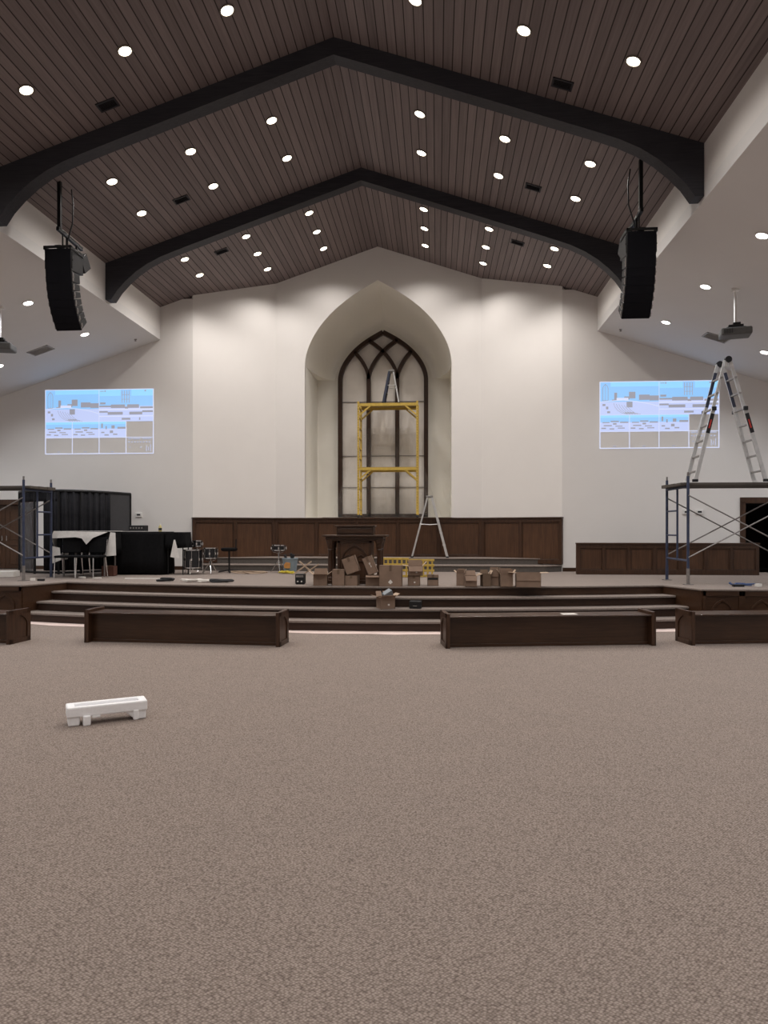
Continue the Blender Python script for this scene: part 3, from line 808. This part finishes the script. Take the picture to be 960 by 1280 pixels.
m = MB().box((0, 0, .24), (.17, .10, .11), Matrix.Rotation(R(-28), 3, 'Y') @ Matrix.Rotation(R(20), 3, 'X')); m.build('casing', plain('grey_device', (.16, .18, .20), .45), t, bevel=.01)
m = MB().tube([(-.06, 0, .01), (-.07, .01, .2), (-.10, .02, .30), (-.14, 0, .34)], .012); m.build('cable', M_BLACKP, t, smooth=True)
MB().bb((-.06, -.04, 0), (.06, .04, .20)).build('packing_insert', M_CARDD, t)
t = thing('black_case', 'small black box sitting on the stage steps', 'case', (1.17, 12.14, .33), R(-8), group=None)
MB().bb((-.10, -.07, 0), (.10, .07, .13)).build('case_body', M_BLACKP, t, bevel=.012)
MB().bb((-.103, -.073, .085), (.103, .073, .093)).build('lid_seam', M_BLACKM, t)
m = MB().tube([(-.03, -.072, .05), (-.03, -.085, .05), (.03, -.085, .05), (.03, -.072, .05)], .005); m.build('handle', M_GALV, t)
t = thing('power_unit', 'small black unit with two white knobs at the stage edge', 'audio unit', (-.99, 13.05, STAGE), 0)
MB().bb((-.085, -.08, .012), (.085, .08, .19)).build('casing', M_BLACKP, t, bevel=.006)
for s in (-1, 1):
    MB().tube([(s*.035, -.08, .055), (s*.035, -.092, .055)], .014, 10).build('knob', M_PAPER, t)
MB().bb((-.07, -.084, .13), (.07, -.08, .17)).build('display', M_GALV, t)
m = MB()
for sx in (-1, 1):
    for sy in (-1, 1): m.bb((sx*.06-.012, sy*.055-.012, 0), (sx*.06+.012, sy*.055+.012, .014))
m.build('rubber_feet', M_BLACKM, t)

# yellow scaffold frames stored behind the boxes
def yframe(x, y, w, h, rz, label):
    t = thing('scaffold_frame', label, 'scaffold frame', (x, y, STAGE), rz, group='yellow frames on the stage floor')
    m = MB()
    for k in range(4): m.bar((0, .05*0, .03+k*(h-.05)/3), (w, 0, .03+k*(h-.05)/3), .04, .045)
    m.build('rail', M_YELLOW, t, bevel=.005)
    m = MB()
    for k in range(6): m.bar((w*(k+.5)/6, .0, 0), (w*(k+.5)/6, .0, h), .035, .035)
    m.build('rung', M_YELLOW, t)
yframe(.36, 15.0, .58, .41, R(-2), 'yellow scaffold frame standing behind the large flat carton')
yframe(.92, 15.05, .56, .38, R(4), 'yellow scaffold frame standing behind the small banded box')

# ------------------------------------------------------------------ yellow mobile scaffold in the niche
t = thing('mobile_scaffold', 'yellow rolling scaffold with two platforms standing in the niche', 'scaffold', (.22, 19.35, NF))
W, DD, HH = .79, .34, 3.10
for s in (-1, 1):
    m = MB()
    for yy in (-DD, DD): m.bar((s*W, yy, .10), (s*W, yy, HH+.04), .055, .055)
    n = 11
    for k in range(n): m.bar((s*W, -DD, .25+k*(HH-.35)/(n-1)), (s*W, DD, .25+k*(HH-.35)/(n-1)), .035, .035)
    e = m.build('ladder_end', M_YELLOW, t, bevel=.004)
    m = MB()
    for yy in (-DD,):
        for k in range(40): m.tube([(s*W, yy-.026, .2+k*.072), (s*W, yy-.030, .2+k*.072)], .012, 8)
    m.build('pin_holes', plain('hole_shadow', (.10, .06, .01), .8), e)
    for yy in (-DD, DD):
        m = MB().tube([(s*W-.02, yy, .05), (s*W+.02, yy, .05)], .05, 14); m.bar((s*W, yy, .05), (s*W, yy, .12), .03, .03); m.build('caster', M_BLACKP, t)
for z in (1.33, HH-.05):
    m = MB()
    for yy in (-DD, DD): m.bar((-W, yy, z), (W, yy, z), .035, .07)
    m.build('side_rail', M_YELLOW, t)
    MB().bb((-W+.03, -DD+.02, z+.02), (W-.03, DD-.02, z+.05)).build('platform', plain('platform_yellow', (.33, .235, .07), .7, var=.2), t)
    for s in (-1, 1):
        m = MB()
        for yy in (-DD, DD): m.bar((s*W, yy, z-.30), (s*(W-.32), yy, z-.03), .03, .04)
        m.build('corner_brace', M_YELLOW, t)
def small_ladder(name, x, y, z, h, spread, wtop, label, mats, rz=0):
    """A-frame step ladder; its front legs to -x, rear legs to +x, rails across y"""
    t = thing(name, label, 'ladder', (x, y, z), rz)
    mf, mb = mats
    tx = 0
    for nm, sx, mt, wb, rad in (('climbing_rail', 1, mf, .24, .06), ('rear_leg', -1, mb, .20, .035)):
        for sy in (-1, 1):
            m = MB().bar((sx*spread/2, sy*wb, .02), (sx*.05, sy*wtop, h-.02), rad, rad*.55, (0, 1, 0)); e = m.build(nm, mt, t, bevel=.004)
            m = MB().box((sx*spread/2, sy*wb, .018), (.07, .04, .036)); m.build('rubber_foot', M_BLACKP, e)
    m = MB()
    n = max(3, int(h/.29))
    for k in range(1, n):
        f = k/n; m.box((spread/2*(1-f)+.05*f, 0, f*h), (.075, 2*(.24*(1-f)+wtop*f), .022))
    m.build('tread', mf, t)
    m = MB()
    for f in (.25, .6): m.box((-(spread/2*(1-f)+.05*f), 0, f*h), (.02, 2*(.20*(1-f)+wtop*f), .03))
    m.build('rear_brace', mb, t)
    MB().bb((-.085, -wtop-.03, h-.05), (.085, wtop+.03, h)).build('top_cap', plain('grey_cap', (.25, .24, .23), .6), t, bevel=.01)
    f = .54
    for sy in (-1, 1):
        m = MB().tube([(spread/2*(1-f)+.05*f, sy*.18, f*h), (0, sy*.18, f*h-.015), (-(spread/2*(1-f)+.05*f), sy*.18, f*h)], .011, 6); m.build('spreader', M_ALU, t)
    return t
small_ladder('step_ladder', 1.35, 17.95, .96, 1.55, .88, .15, 'aluminium step ladder standing on the choir riser right of the pulpit', (M_ALU, M_ALU))
small_ladder('step_ladder', .30, 19.35, NF+HH, .93, .42, .12, 'small step ladder with dark legs on top of the yellow scaffold', (plain('dark_blue_rail', (.02, .025, .05), .5), plain('pale_metal', (.5, .5, .5), .5, .3)), PI)

# plastic film draped behind the yellow scaffold
m = MB()
nx, nz = 18, 12
vv = []
for j in range(nz+1):
    row = []
    f = j/nz; half = 1.62 + (.78-1.62)*f**.8
    for i in range(nx+1):
        g = i/nx*2-1
        row.append(m.bm.verts.new((g*half, .05*math.sin(g*14+f*5)+.03*math.sin(f*9+g*4), f*2.55)))
    vv.append(row)
for j in range(nz):
    for i in range(nx): m.bm.faces.new((vv[j][i], vv[j][i+1], vv[j+1][i+1], vv[j+1][i]))
o = m.build('plastic_sheet', M_FILM, smooth=True); o.location = (.10, 20.0, NF+.01)
tag(o, 'clear plastic sheet spread like a tent behind the yellow scaffold', 'plastic sheet')

# ------------------------------------------------------------------ blue frame scaffolds
def blue_scaffold(x, ya, yb, s, label):
    """end frame at x, second end frame 2.13 m further out (side s)"""
    t = thing('frame_scaffold', label, 'scaffold', (x, (ya+yb)/2, STAGE), group='blue frame scaffolds')
    d = (yb-ya)/2; top = 1.99; L = 2.13
    for k, xo in enumerate((0, s*L)):
        m = MB()
        for yy in (-d, d): m.tube([(xo, yy, .03), (xo, yy, top)], .025, 10)
        m.tube([(xo, -d, 1.80), (xo, d, 1.80)], .022, 8); m.tube([(xo, -d, .44), (xo, d, .44)], .020, 8)
        m.tube([(xo, -.02, .44), (xo, -.02, 1.80)], .020, 8)
        for z in (.90, 1.37): m.tube([(xo, -.02, z), (xo, d, z)], .016, 8)
        e = m.build('end_frame', M_BLUE, t, smooth=True)
        for yy in (-d, d):
            MB().bb((xo-.075, yy-.075, 0), (xo+.075, yy+.075, .012)).build('base_plate', M_GALV, t)
            MB().tube([(xo, yy, .01), (xo, yy, .30)], .029, 10).build('leg_socket', M_BLUE if yy > 0 else M_GALV, t, smooth=True)
        m = MB()
        for yy in (-d, d): m.tube([(xo, yy, top), (xo, yy, top+.07)], .018, 8)
        m.build('coupling_pin', M_GALV, e)
    for yy in (-d-.02, d+.02):
        for za, zb in ((.50, 1.64), (1.64, .50)):
            MB().tube([(0, yy, za), (s*L, yy+(.012 if za > 1 else 0), zb)], .013, 6).build('cross_brace', M_GALV, t)
    pw = (2*d-.06)/3
    for k in range(3):
        y0 = -d+.03+k*pw
        MB().bb((-s*.12, y0+.006, 1.825), (s*(L+.15), y0+pw-.006, 1.875+.006*k)).build('plank', M_PLANK, t, bevel=.006)
    return t
blue_scaffold(6.12, 13.42, 14.62, 1, 'blue frame scaffold on the right wing carrying the big ladder')
blue_scaffold(-6.58, 13.45, 14.45, -1, 'blue frame scaffold on the left wing before the drum booth')

# big articulated ladder on the right scaffold
t = thing('articulated_ladder', 'tall silver folding ladder standing on the right scaffold deck', 'ladder', (6.87, 13.72, STAGE+1.888))
hh = 2.24; xl, xr = -.60, .66
for s, xb in ((-1, xl), (1, xr)):
    sec = None
    for yy in (-.21, .21):
        a = Vector((xb, yy*1.12, 0)); b = Vector((s*.045, yy, hh))
        m = MB().bar(a+(b-a)*.02, a+(b-a)*.62, .070, .030, (0, 1, 0)); e = m.build('outer_rail', M_ALU, t, bevel=.004)
        m = MB().box(a+Vector((0, 0, .025)), (.10, .05, .05)); m.build('foot', M_TRIMW if yy > 0 else M_BLACKP, e, bevel=.008)
        off = Vector((0, -.032 if yy > 0 else .032, 0))
        m = MB().bar(a+(b-a)*.40+off, b+off, .058, .026, (0, 1, 0)); e2 = m.build('inner_rail', M_ALU, t, bevel=.004)
        if yy < 0:
            m = MB().bar(a+(b-a)*.40+Vector((0, -.020, 0)), a+(b-a)*.56+Vector((0, -.020, 0)), .071, .004, (0, 1, 0)); m.build('black_decal', M_BLACKP, e)
            m = MB().bar(a+(b-a)*.44+Vector((0, -.022, 0)), a+(b-a)*.51+Vector((0, -.022, 0)), .028, .004, (0, 1, 0)); m.build('red_decal', M_RED, e)
        else:
            m = MB().bar(a+(b-a)*.64+Vector((0, -.048, 0)), a+(b-a)*.93+Vector((0, -.048, 0)), .059, .004, (0, 1, 0)); m.build('dark_decal', plain('blue_black', (.03, .035, .06), .5), e2)
        m = MB().box(a+(b-a)*.60+Vector((0, -.03 if yy < 0 else .03, 0)), (.07, .05, .07)); m.build('lock_knob', M_BLACKP, e)
    for k in range(7):
        f = .09 + k*.128; a = Vector((xb, 0, 0)); b = Vector((s*.045, 0, hh)); p = a+(b-a)*f
        m = MB().bar(p+Vector((0, -.225, 0)), p+Vector((0, .225, 0)), .045, .03); m.build('rung', plain('dull_aluminium', (.33, .32, .31), .5, .5), t, bevel=.004)
for yy in (-.20, .20):
    MB().tube([(0, yy-.035, hh+.01), (0, yy+.035, hh+.01)], .06, 14).build('hinge', M_BLACKP, t, smooth=True)
    for s in (-1, 1): MB().box((s*.04, yy, hh-.07), (.06, .05, .12)).build('hinge_plate', M_ALU, t, bevel=.004)

# ------------------------------------------------------------------ drum booth with drapes at left
t = thing('drum_booth', 'curved black curtained booth at the left back of the stage', 'booth', (-6.9, 16.2, STAGE))
PB = [(-8.25, 16.05), (-7.9, 15.72), (-7.45, 15.48), (-6.95, 15.42), (-6.55, 15.66), (-6.30, 16.10), (-6.13, 16.60), (-6.03, 17.1)]
def smoothpath(P, n=8):
    V = [Vector(p) for p in P]; out = []
    for i in range(len(V)-1):
        p0, p1, p2, p3 = V[max(i-1, 0)], V[i], V[i+1], V[min(i+2, len(V)-1)]
        for k in range(n):
            u = k/n
            out.append(.5*((2*p1)+(p2-p0)*u+(2*p0-5*p1+4*p2-p3)*u*u+(3*p1-p0-3*p2+p3)*u**3))
    return out+[V[-1]]
SP = [Vector((p.x+6.9, p.y-16.2)) for p in smoothpath(PB)]
BH = 1.88
MB().tube([(p.x, p.y, BH) for p in SP], .03, 8).build('top_rail', M_BLACKM, t, smooth=True)
MB().tube([(p.x, p.y, .04) for p in SP], .025, 8).build('bottom_rail', M_BLACKM, t, smooth=True)
for i in (0, 14, 24, 32, 44, len(SP)-1):
    MB().tube([(SP[i].x, SP[i].y, 0), (SP[i].x, SP[i].y, BH)], .028, 8).build('post', M_BLACKM, t)
def drape_along(pts, z0, z1, amp, freq):
    m = MB(); rows = []
    # resample finely
    F = []
    for a, b in zip(pts, pts[1:]):
        for k in range(10): F.append(a.lerp(b, k/10))
    F.append(pts[-1]); n = len(F); L = 0
    cols = []
    for i, p in enumerate(F):
        tg = (F[min(i+1, n-1)]-F[max(i-1, 0)]).normalized(); nn = Vector((-tg.y, tg.x))
        if i: L += (p-F[i-1]).length
        w = amp*(math.sin(L*freq)+.5*math.sin(L*freq*2.3+1))
        cols.append([m.bm.verts.new((p.x+nn.x*w*g, p.y+nn.y*w*g, z0+(z1-z0)*h)) for h, g in ((0, 1.15), (.3, 1), (.7, .8), (1, .5))])
    for a, b in zip(cols, cols[1:]):
        for k in range(3): m.bm.faces.new((a[k], b[k], b[k+1], a[k+1]))
    return m
for i0, i1 in ((18, 33), (33, 44)):
    drape_along(SP[i0:i1+1], .08, BH-.02, .035, 34).build('curtain', M_DRAPE, t, smooth=True, solid=.006)
drape_along(SP[0:25], BH-.24, BH-.0, .012, 20).build('valance', M_DRAPE, t, smooth=True, solid=.006)
m = MB().strip([(p.x, p.y, BH-.02) for p in SP[44:]], [(p.x, p.y, .06) for p in SP[44:]], (0, .02, 0)); m.build('end_panel', plain('charcoal_panel', (.045, .045, .05), .6), t)
m = MB().strip([(p.x, p.y, BH-.25) for p in SP[0:15]], [(p.x, p.y, .06) for p in SP[0:15]], (0, .01, 0)); m.build('acrylic_panel', M_ACRYL, t)

# ------------------------------------------------------------------ draped tables
def draped(w, d, h, drop, folds, amp):
    """cloth over a table top, hanging by drop"""
    m = MB(); P = []
    n = 90
    r = .05
    for k in range(n):
        a = k/n; per = 2*(w+d); s = a*per
        if s < w: p = Vector((-w/2+s, -d/2)); nn = Vector((0, -1))
        elif s < w+d: p = Vector((w/2, -d/2+s-w)); nn = Vector((1, 0))
        elif s < 2*w+d: p = Vector((w/2-(s-w-d), d/2)); nn = Vector((0, 1))
        else: p = Vector((-w/2, d/2-(s-2*w-d))); nn = Vector((-1, 0))
        P.append((p, nn, s))
    rows = []
    for f in (0, .06, .3, .65, 1.0):
        row = []
        for p, nn, s in P:
            q = p + nn*(.012+amp*f*(math.sin(s*folds)+.5*math.sin(s*folds*1.7+2))+.03*f)
            row.append(m.bm.verts.new((q.x, q.y, h-drop*f + (.02*math.sin(s*3.1) if f == 1.0 else 0))))
        rows.append(row)
    for a, b in zip(rows, rows[1:]):
        for k in range(n): m.bm.faces.new((a[k], a[(k+1) % n], b[(k+1) % n], b[k]))
    m.bm.faces.new(rows[0])
    return m
def ftable(x, y, w, d, h, label):
    t = thing('folding_table', label, 'table', (x, y, STAGE), group='tables at the left of the stage')
    MB().bb((-w/2, -d/2, h-.04), (w/2, d/2, h)).build('tabletop', M_BLACKP, t, bevel=.006)
    for sx in (-1, 1):
        for sy in (-1, 1):
            MB().tube([(sx*(w/2-.08), sy*(d/2-.06), 0), (sx*(w/2-.08), sy*(d/2-.06), h-.03)], .018, 8).build('leg', M_GALV, t)
    return t
ftable(-5.22, 15.72, 1.34, .66, .94, 'long table hidden under the floor-length black cloth')
o = draped(1.36, .70, .955, .93, 17, .012).build('tablecloth', M_CLOTHK, smooth=True, solid=.004); o.location = (-5.22, 15.72, STAGE)
tag(o, 'black cloth hanging to the floor over the longer table', 'tablecloth', 'table cloths')
ftable(-6.0, 14.98, 1.06, .62, .95, 'left table on bare legs under black and white cloths')
o = draped(1.08, .65, .962, .46, 13, .014).build('tablecloth', M_CLOTHK, smooth=True, solid=.004); o.location = (-6.0, 14.98, STAGE)
tag(o, 'short black cloth under the white cloth on the left table', 'tablecloth', 'table cloths')
# white cloth: top sheet with a pointed corner hanging in front and a long left drop
m = MB()
m.poly([(-.60, -.40, .972), (.60, -.41, .972), (.57, .36, .972), (-.60, .36, .972)])
m.poly([(-.60, -.40, .972), (-.64, -.43, .82), (-.10, -.43, .845), (.04, -.43, .82), (.14, -.435, .69), (.28, -.43, .83), (.60, -.41, .955)])
m.poly([(-.60, -.40, .972), (-.60, .36, .972), (-.66, .30, .35), (-.65, -.10, .33), (-.64, -.38, .78)])
m.poly([(-.64, -.41, .66), (-.45, -.42, .62), (-.42, -.42, .36), (-.64, -.40, .28)])
o = m.build('tablecloth', M_CLOTHW, solid=.004); o.location = (-6.0, 14.98, STAGE)
tag(o, 'white cloth with a pointed hanging corner on the left table', 'tablecloth', 'table cloths')
for (pts, lab, loc) in (([(0, 0, .95), (.11, 0, .94), (.13, -.01, .46), (-.12, .0, .44)], 'white cloth corner showing between the two draped tables', (-5.37, 14.62, STAGE)),
                        ([(.03, 0, .78), (.06, 0, .78), (.17, -.01, .36), (-.05, .0, .40)], 'white cloth corner showing at the right end of the black table', (-4.30, 15.36, STAGE))):
    b = MB(); b.poly(pts); o = b.build('hanging_cloth', M_CLOTHW, solid=.004); o.location = loc
    tag(o, lab, 'cloth')
t = thing('speaker_stand_table', 'small stand under the short black cloth at the right of the black table', 'stand', (-4.28, 15.66, STAGE))
MB().bb((-.2, -.2, .90), (.2, .2, .93)).build('tabletop', M_BLACKP, t)
for sx in (-1, 1):
    for sy in (-1, 1): MB().tube([(sx*.17, sy*.17, 0), (sx*.17, sy*.17, .9)], .014, 8).build('leg', M_BLACKM, t)
o = draped(.42, .42, .945, .36, 19, .014).build('tablecloth', M_CLOTHK, smooth=True, solid=.004); o.location = (-4.28, 15.66, STAGE)
tag(o, 'short black cloth bunched over the small stand right of the black table', 'tablecloth', 'table cloths')
# things on the black table
t = thing('mixer_case', 'small black amplifier case on the black table', 'audio unit', (-5.28, 15.84, STAGE+.96))
MB().bb((-.18, -.12, 0), (.18, .12, .14)).build('casing', M_BLACKP, t, bevel=.008)
m = MB()
for k in range(5): m.tube([(-.13+.065*k, -.12, .08), (-.13+.065*k, -.135, .08)], .016, 8)
m.build('knobs', M_GALV, t)
m = MB().bb((-.24, -.13, 0), (.24, .10, .010)); o = m.build('paper_stack', M_PAPER); o.location = (-5.12, 15.6, STAGE+.96); tag(o, 'white papers lying on the black table before the amplifier', 'paper')
m = MB().bb((-.22, -.05, 0), (.22, .10, .008)); o = m.build('paper_stack', M_PAPER); o.location = (-5.64, 15.63, STAGE+.96); tag(o, 'white papers at the left end of the black table', 'paper')
t = thing('bottle', 'pale yellow bottle standing on the black table', 'bottle', (-4.70, 15.66, STAGE+.96))
MB().lathe([(.035, 0), (.038, .02), (.038, .10), (.022, .14), (.016, .15)], seg=14).build('bottle_body', plain('yellow_liquid', (.55, .48, .22), .3), t, smooth=True)
MB().lathe([(.019, .15), (.019, .185)], seg=12).build('cap', M_PAPER, t)
MB().lathe([(.039, .03), (.039, .08)], seg=14).build('label_band', M_BLACKP, t)
# chairs by the left table
def chair(x, y, rz, label):
    t = thing('stacking_chair', label, 'chair', (x, y, STAGE), rz, group='black chairs by the left table')
    MB().bb((-.22, -.22, .42), (.22, .22, .47)).build('seat', M_CLOTHK, t, bevel=.02)
    m = MB().box((0, .235, .68), (.42, .04, .34), Matrix.Rotation(R(-8), 3, 'X')); m.build('backrest', M_CLOTHK, t, bevel=.02)
    for sx in (-1, 1):
        MB().tube([(sx*.21, -.22, 0), (sx*.20, -.20, .43)], .012, 8).build('leg', M_CHROME, t)
        MB().tube([(sx*.21, .26, 0), (sx*.20, .20, .43), (sx*.20, .25, .80)], .012, 8).build('leg', M_CHROME, t)
    return t
chair(-6.16, 14.38, R(8), 'black padded chair tucked before the left table, left one')
chair(-5.66, 14.36, R(-10), 'black padded chair tucked before the left table, right one')
carton(-5.56, 14.98, STAGE, .26, .2, .22, 'reddish brown box on the floor under the left table', 0, False, mat=plain('red_brown_card', (.10, .04, .028), .9), group=None)

# ------------------------------------------------------------------ drums
def drum(name, x, y, r, z0, h, label, legs=True, tilt=0, stand=False):
    t = thing(name, label, 'drum', (x, y, STAGE), group='drums before the left panelling')
    shell = MB().lathe([(r, z0), (r, z0+h)], seg=28).build('shell', M_BLACKP, t, smooth=True)
    MB().lathe([(r*.98, z0+h), (r*.98, z0+h+.006)], seg=28).build('drumhead', M_CARDL, t, smooth=True)
    for z in (z0+.01, z0+h-.015): MB().lathe([(r+.004, z), (r+.013, z), (r+.013, z+.022), (r+.004, z+.022)], seg=28).build('hoop', M_CHROME, t, smooth=True)
    m = MB()
    for k in range(8):
        a = 2*PI*k/8+.2; c, s = math.cos(a), math.sin(a)
        m.tube([((r+.012)*c, (r+.012)*s, z0+.02), ((r+.012)*c, (r+.012)*s, z0+h-.02)], .006, 6); m.box(((r+.01)*c, (r+.01)*s, z0+h*.5), (.03, .03, .05), Matrix.Rotation(a, 3, 'Z'))
    m.build('lugs', M_CHROME, t)
    if legs:
        for k in range(3):
            a = 2*PI*k/3+.6; c, s = math.cos(a), math.sin(a)
            MB().tube([((r+.025)*c, (r+.025)*s, z0+h*.5), ((r+.025)*c, (r+.025)*s, .05), ((r+.06)*c, (r+.06)*s, .0)], .011, 8).build('leg', M_CHROME, t)
    if stand:
        MB().tube([(0, 0, .12), (0, 0, z0-.03)], .016, 8).build('stand_post', M_CHROME, t)
        for k in range(3):
            a = 2*PI*k/3+.9; c, s = math.cos(a), math.sin(a)
            MB().tube([(0, 0, .30), (.19*c, .19*s, .02)], .011, 8).build('leg', M_CHROME, t)
            MB().tube([(0, 0, z0-.05), (r*.8*c, r*.8*s, z0-.02), (r*1.02*c, r*1.02*s, z0+.04)], .009, 8).build('basket_arm', M_CHROME, t)
    return t
drum('floor_tom', -3.94, 15.65, .20, .13, .42, 'black floor tom drum with chrome hoops beside the black table')
drum('rack_tom', -3.98, 16.06, .11, .60, .15, 'smallest black tom on a stand behind the floor tom', False, 0, True)
drum('tom_drum', -3.57, 15.75, .15, .34, .25, 'dark tom drum on a chrome stand left of the stool', False, 0, True)
drum('snare_drum', -2.15, 16.4, .16, .50, .14, 'silver-rimmed snare drum on a thin stand before the riser', False, 0, True)
t = thing('drum_stool', 'black drum stool with upright backrest post and spread feet', 'stool', (-3.30, 16.3, STAGE))
MB().lathe([(.15, .50), (.19, .52), (.19, .565), (.16, .58)], seg=24).build('seat', M_CLOTHK, t, smooth=True)
MB().tube([(0, 0, .05), (0, 0, .50)], .02, 10).build('post', M_BLACKM, t)
MB().tube([(.14, .05, .54), (.145, .06, .78)], .014, 8).build('backrest_post', M_BLACKM, t)
for k in range(4):
    a = 2*PI*k/4+.35; MB().bar((0, 0, .06), (.25*math.cos(a), .25*math.sin(a), .02), .03, .03).build('foot', M_BLACKM, t)
# bucket
t = thing('plastic_bucket', 'blue-grey plastic bucket with orange label and tools beside the snare', 'bucket', (-1.85, 16.25, STAGE))
MB().lathe([(.14, 0), (.175, .32), (.185, .32), (.185, .345), (.165, .345)], seg=24).build('bucket_body', M_BUCKET, t, smooth=True)
m = MB().prism([(-.10, -.172, .12), (.03, -.180, .12), (.04, -.186, .24), (-.06, -.186, .26), (-.11, -.18, .2)], (0, .02, 0)); m.build('orange_label', M_ORANGE, t)
m = MB()
for a, b in (((-.06, 0, .2), (-.13, .03, .42)), ((.05, .02, .2), (.02, .0, .46)), ((.02, -.06, .2), (.10, -.08, .43))): m.bar(a, b, .05, .05)
m.build('tool_handles', M_BLACKP, t, bevel=.01)
def cord(pts, r, mat, name, label, cat='cord', n=6):
    P = [Vector(p) for p in pts]; out = []
    for i in range(len(P)-1):
        p0, p1, p2, p3 = P[max(i-1, 0)], P[i], P[i+1], P[min(i+2, len(P)-1)]
        for k in range(n):
            u = k/n; out.append(.5*((2*p1)+(p2-p0)*u+(2*p0-5*p1+4*p2-p3)*u*u+(3*p1-p0-3*p2+p3)*u**3))
    out.append(P[-1])
    o = MB().tube(out, r, 6).build(name, mat, smooth=True)
    return tag(o, label, cat)
def scribble(cx, cy, wx, wy, z, n, seed):
    rr = random.Random(seed)
    return [(cx + rr.uniform(-wx, wx), cy + rr.uniform(-wy, wy), z + rr.uniform(0, .045)) for _ in range(n)]
cord(scribble(-1.85, 15.95, .22, .12, STAGE+.015, 14, 3), .013, M_YCORD, 'yellow_cord', 'bright yellow cord lying in loops before the bucket')
cord(scribble(-2.75, 15.9, .42, .12, STAGE+.012, 16, 5), .010, M_CARDL, 'pale_cord', 'pale cord tangled on the floor between stool and snare')
t = thing('wood_offcuts', 'loose pale wooden sticks crossing each other right of the bucket', 'wood sticks', (-1.42, 15.6, STAGE))
m = MB(); m.bar((-.22, 0, .02), (.18, .02, .30), .03, .03); m.bar((-.10, .05, .30), (.24, .0, .02), .03, .03); m.bar((.0, .08, .02), (.34, .05, .24), .03, .025); m.build('stick', M_CARDL, t)
cord(scribble(-3.05, 13.35, .34, .08, STAGE+.014, 22, 8), .013, M_PAPER, 'white_cable', 'white cable bundle lying near the stage edge')
cord(scribble(-2.55, 13.3, .28, .06, STAGE+.018, 18, 9), .016, M_BLACKP, 'black_cable', 'black cable bundle lying right of the white cable')
cord(scribble(-3.72, 13.45, .16, .05, STAGE+.02, 14, 10), .022, M_BLACKP, 'black_cable', 'thick black cable coil left of the white cable')
m = MB().bb((-.36, -.02, 0), (.36, .02, .02)); o = m.build('white_strip', M_PAPER); o.location = (-4.45, 14.1, STAGE); o.rotation_euler = (0, 0, R(1)); tag(o, 'long thin white strip lying before the black table', 'strip')
def litter(name, x, y, s, rz, mat, label):
    m = MB().prism([(-s[0]/2, -s[1]/2, 0), (s[0]/2, -s[1]/2*.8, 0), (s[0]/2*.9, s[1]/2, 0), (-s[0]/2*.8, s[1]/2*.9, 0)], (0, 0, s[2])); o = m.build(name, mat, bevel=.004); o.location = (x, y, STAGE); o.rotation_euler = (0, 0, rz)
    return tag(o, label, 'debris')
litter('white_scrap', -6.42, 13.5, (.09, .06, .05), .3, M_PAPER, 'white scrap beside the near left scaffold foot')
litter('black_adapter', -6.22, 13.45, (.14, .06, .04), -.2, M_BLACKP, 'black adapter on the left wing right of the white scrap')
litter('white_scrap', -5.45, 14.2, (.18, .07, .02), .2, M_PAPER, 'white scrap before the two tables')
litter('white_scrap', -5.82, 14.3, (.14, .08, .03), -.5, M_PAPER, 'white scrap before the right black chair')
o = litter('white_carton', -7.75, 14.6, (.62, .40, .12), .1, M_PAPER, 'flat white carton on the floor at the far left edge')
cord(scribble(7.0, 13.2, .22, .10, STAGE+.012, 14, 12), .010, plain('blue_cord', (.04, .07, .17), .6), 'blue_cord', 'blue cord heap on the right wing edge under the scaffold')
litter('white_scrap', 7.22, 13.1, (.12, .08, .05), .4, M_PAPER, 'white scrap lying by the blue cord heap')
litter('black_pouch', 6.85, 13.05, (.20, .10, .04), .1, M_BLACKP, 'black pouch left of the blue cord heap')
# wall controls
for x, z, lab in ((-5.90, 2.03, 'white thermostat on the left wing wall beside the booth'), (7.40, 2.08, 'left of the two small wall controls behind the right scaffold'), (7.70, 2.08, 'right of the two small wall controls behind the right scaffold')):
    t = thing('wall_switch', lab, 'wall control', (x, YS, z))
    MB().bb((-.085, -.03, -.055), (.085, 0, .055)).build('plate', M_TRIMW, t, bevel=.008)
    MB().bb((-.04, -.034, -.02), (.05, -.03, .02)).build('display', M_BLACKP, t)

# ------------------------------------------------------------------ camera, world, view
cam = bpy.data.cameras.new('camera'); co = bpy.data.objects.new('camera', cam); COL.objects.link(co)
cam.sensor_fit = 'AUTO'; cam.sensor_width = 36; cam.lens = 890/1280*36
cam.shift_y = 20/1280; cam.clip_end = 100
co.location = (1.53, 0, 1.7); co.rotation_euler = (R(90), 0, math.atan(66/890))
S.camera = co
W = bpy.data.worlds.new('world'); S.world = W; W.use_nodes = True
W.node_tree.nodes['Background'].inputs['Color'].default_value = (.5, .5, .5, 1)
W.node_tree.nodes['Background'].inputs['Strength'].default_value = .0
S.view_settings.view_transform = 'Standard'; S.view_settings.look = 'None'
S.view_settings.gamma = 1; S.view_settings.use_curve_mapping = False
S.view_settings.exposure = 0.0
S.cycles.use_denoising = True
S.cycles.max_bounces = 8; S.cycles.diffuse_bounces = 5
S.cycles.sample_clamp_indirect = 5
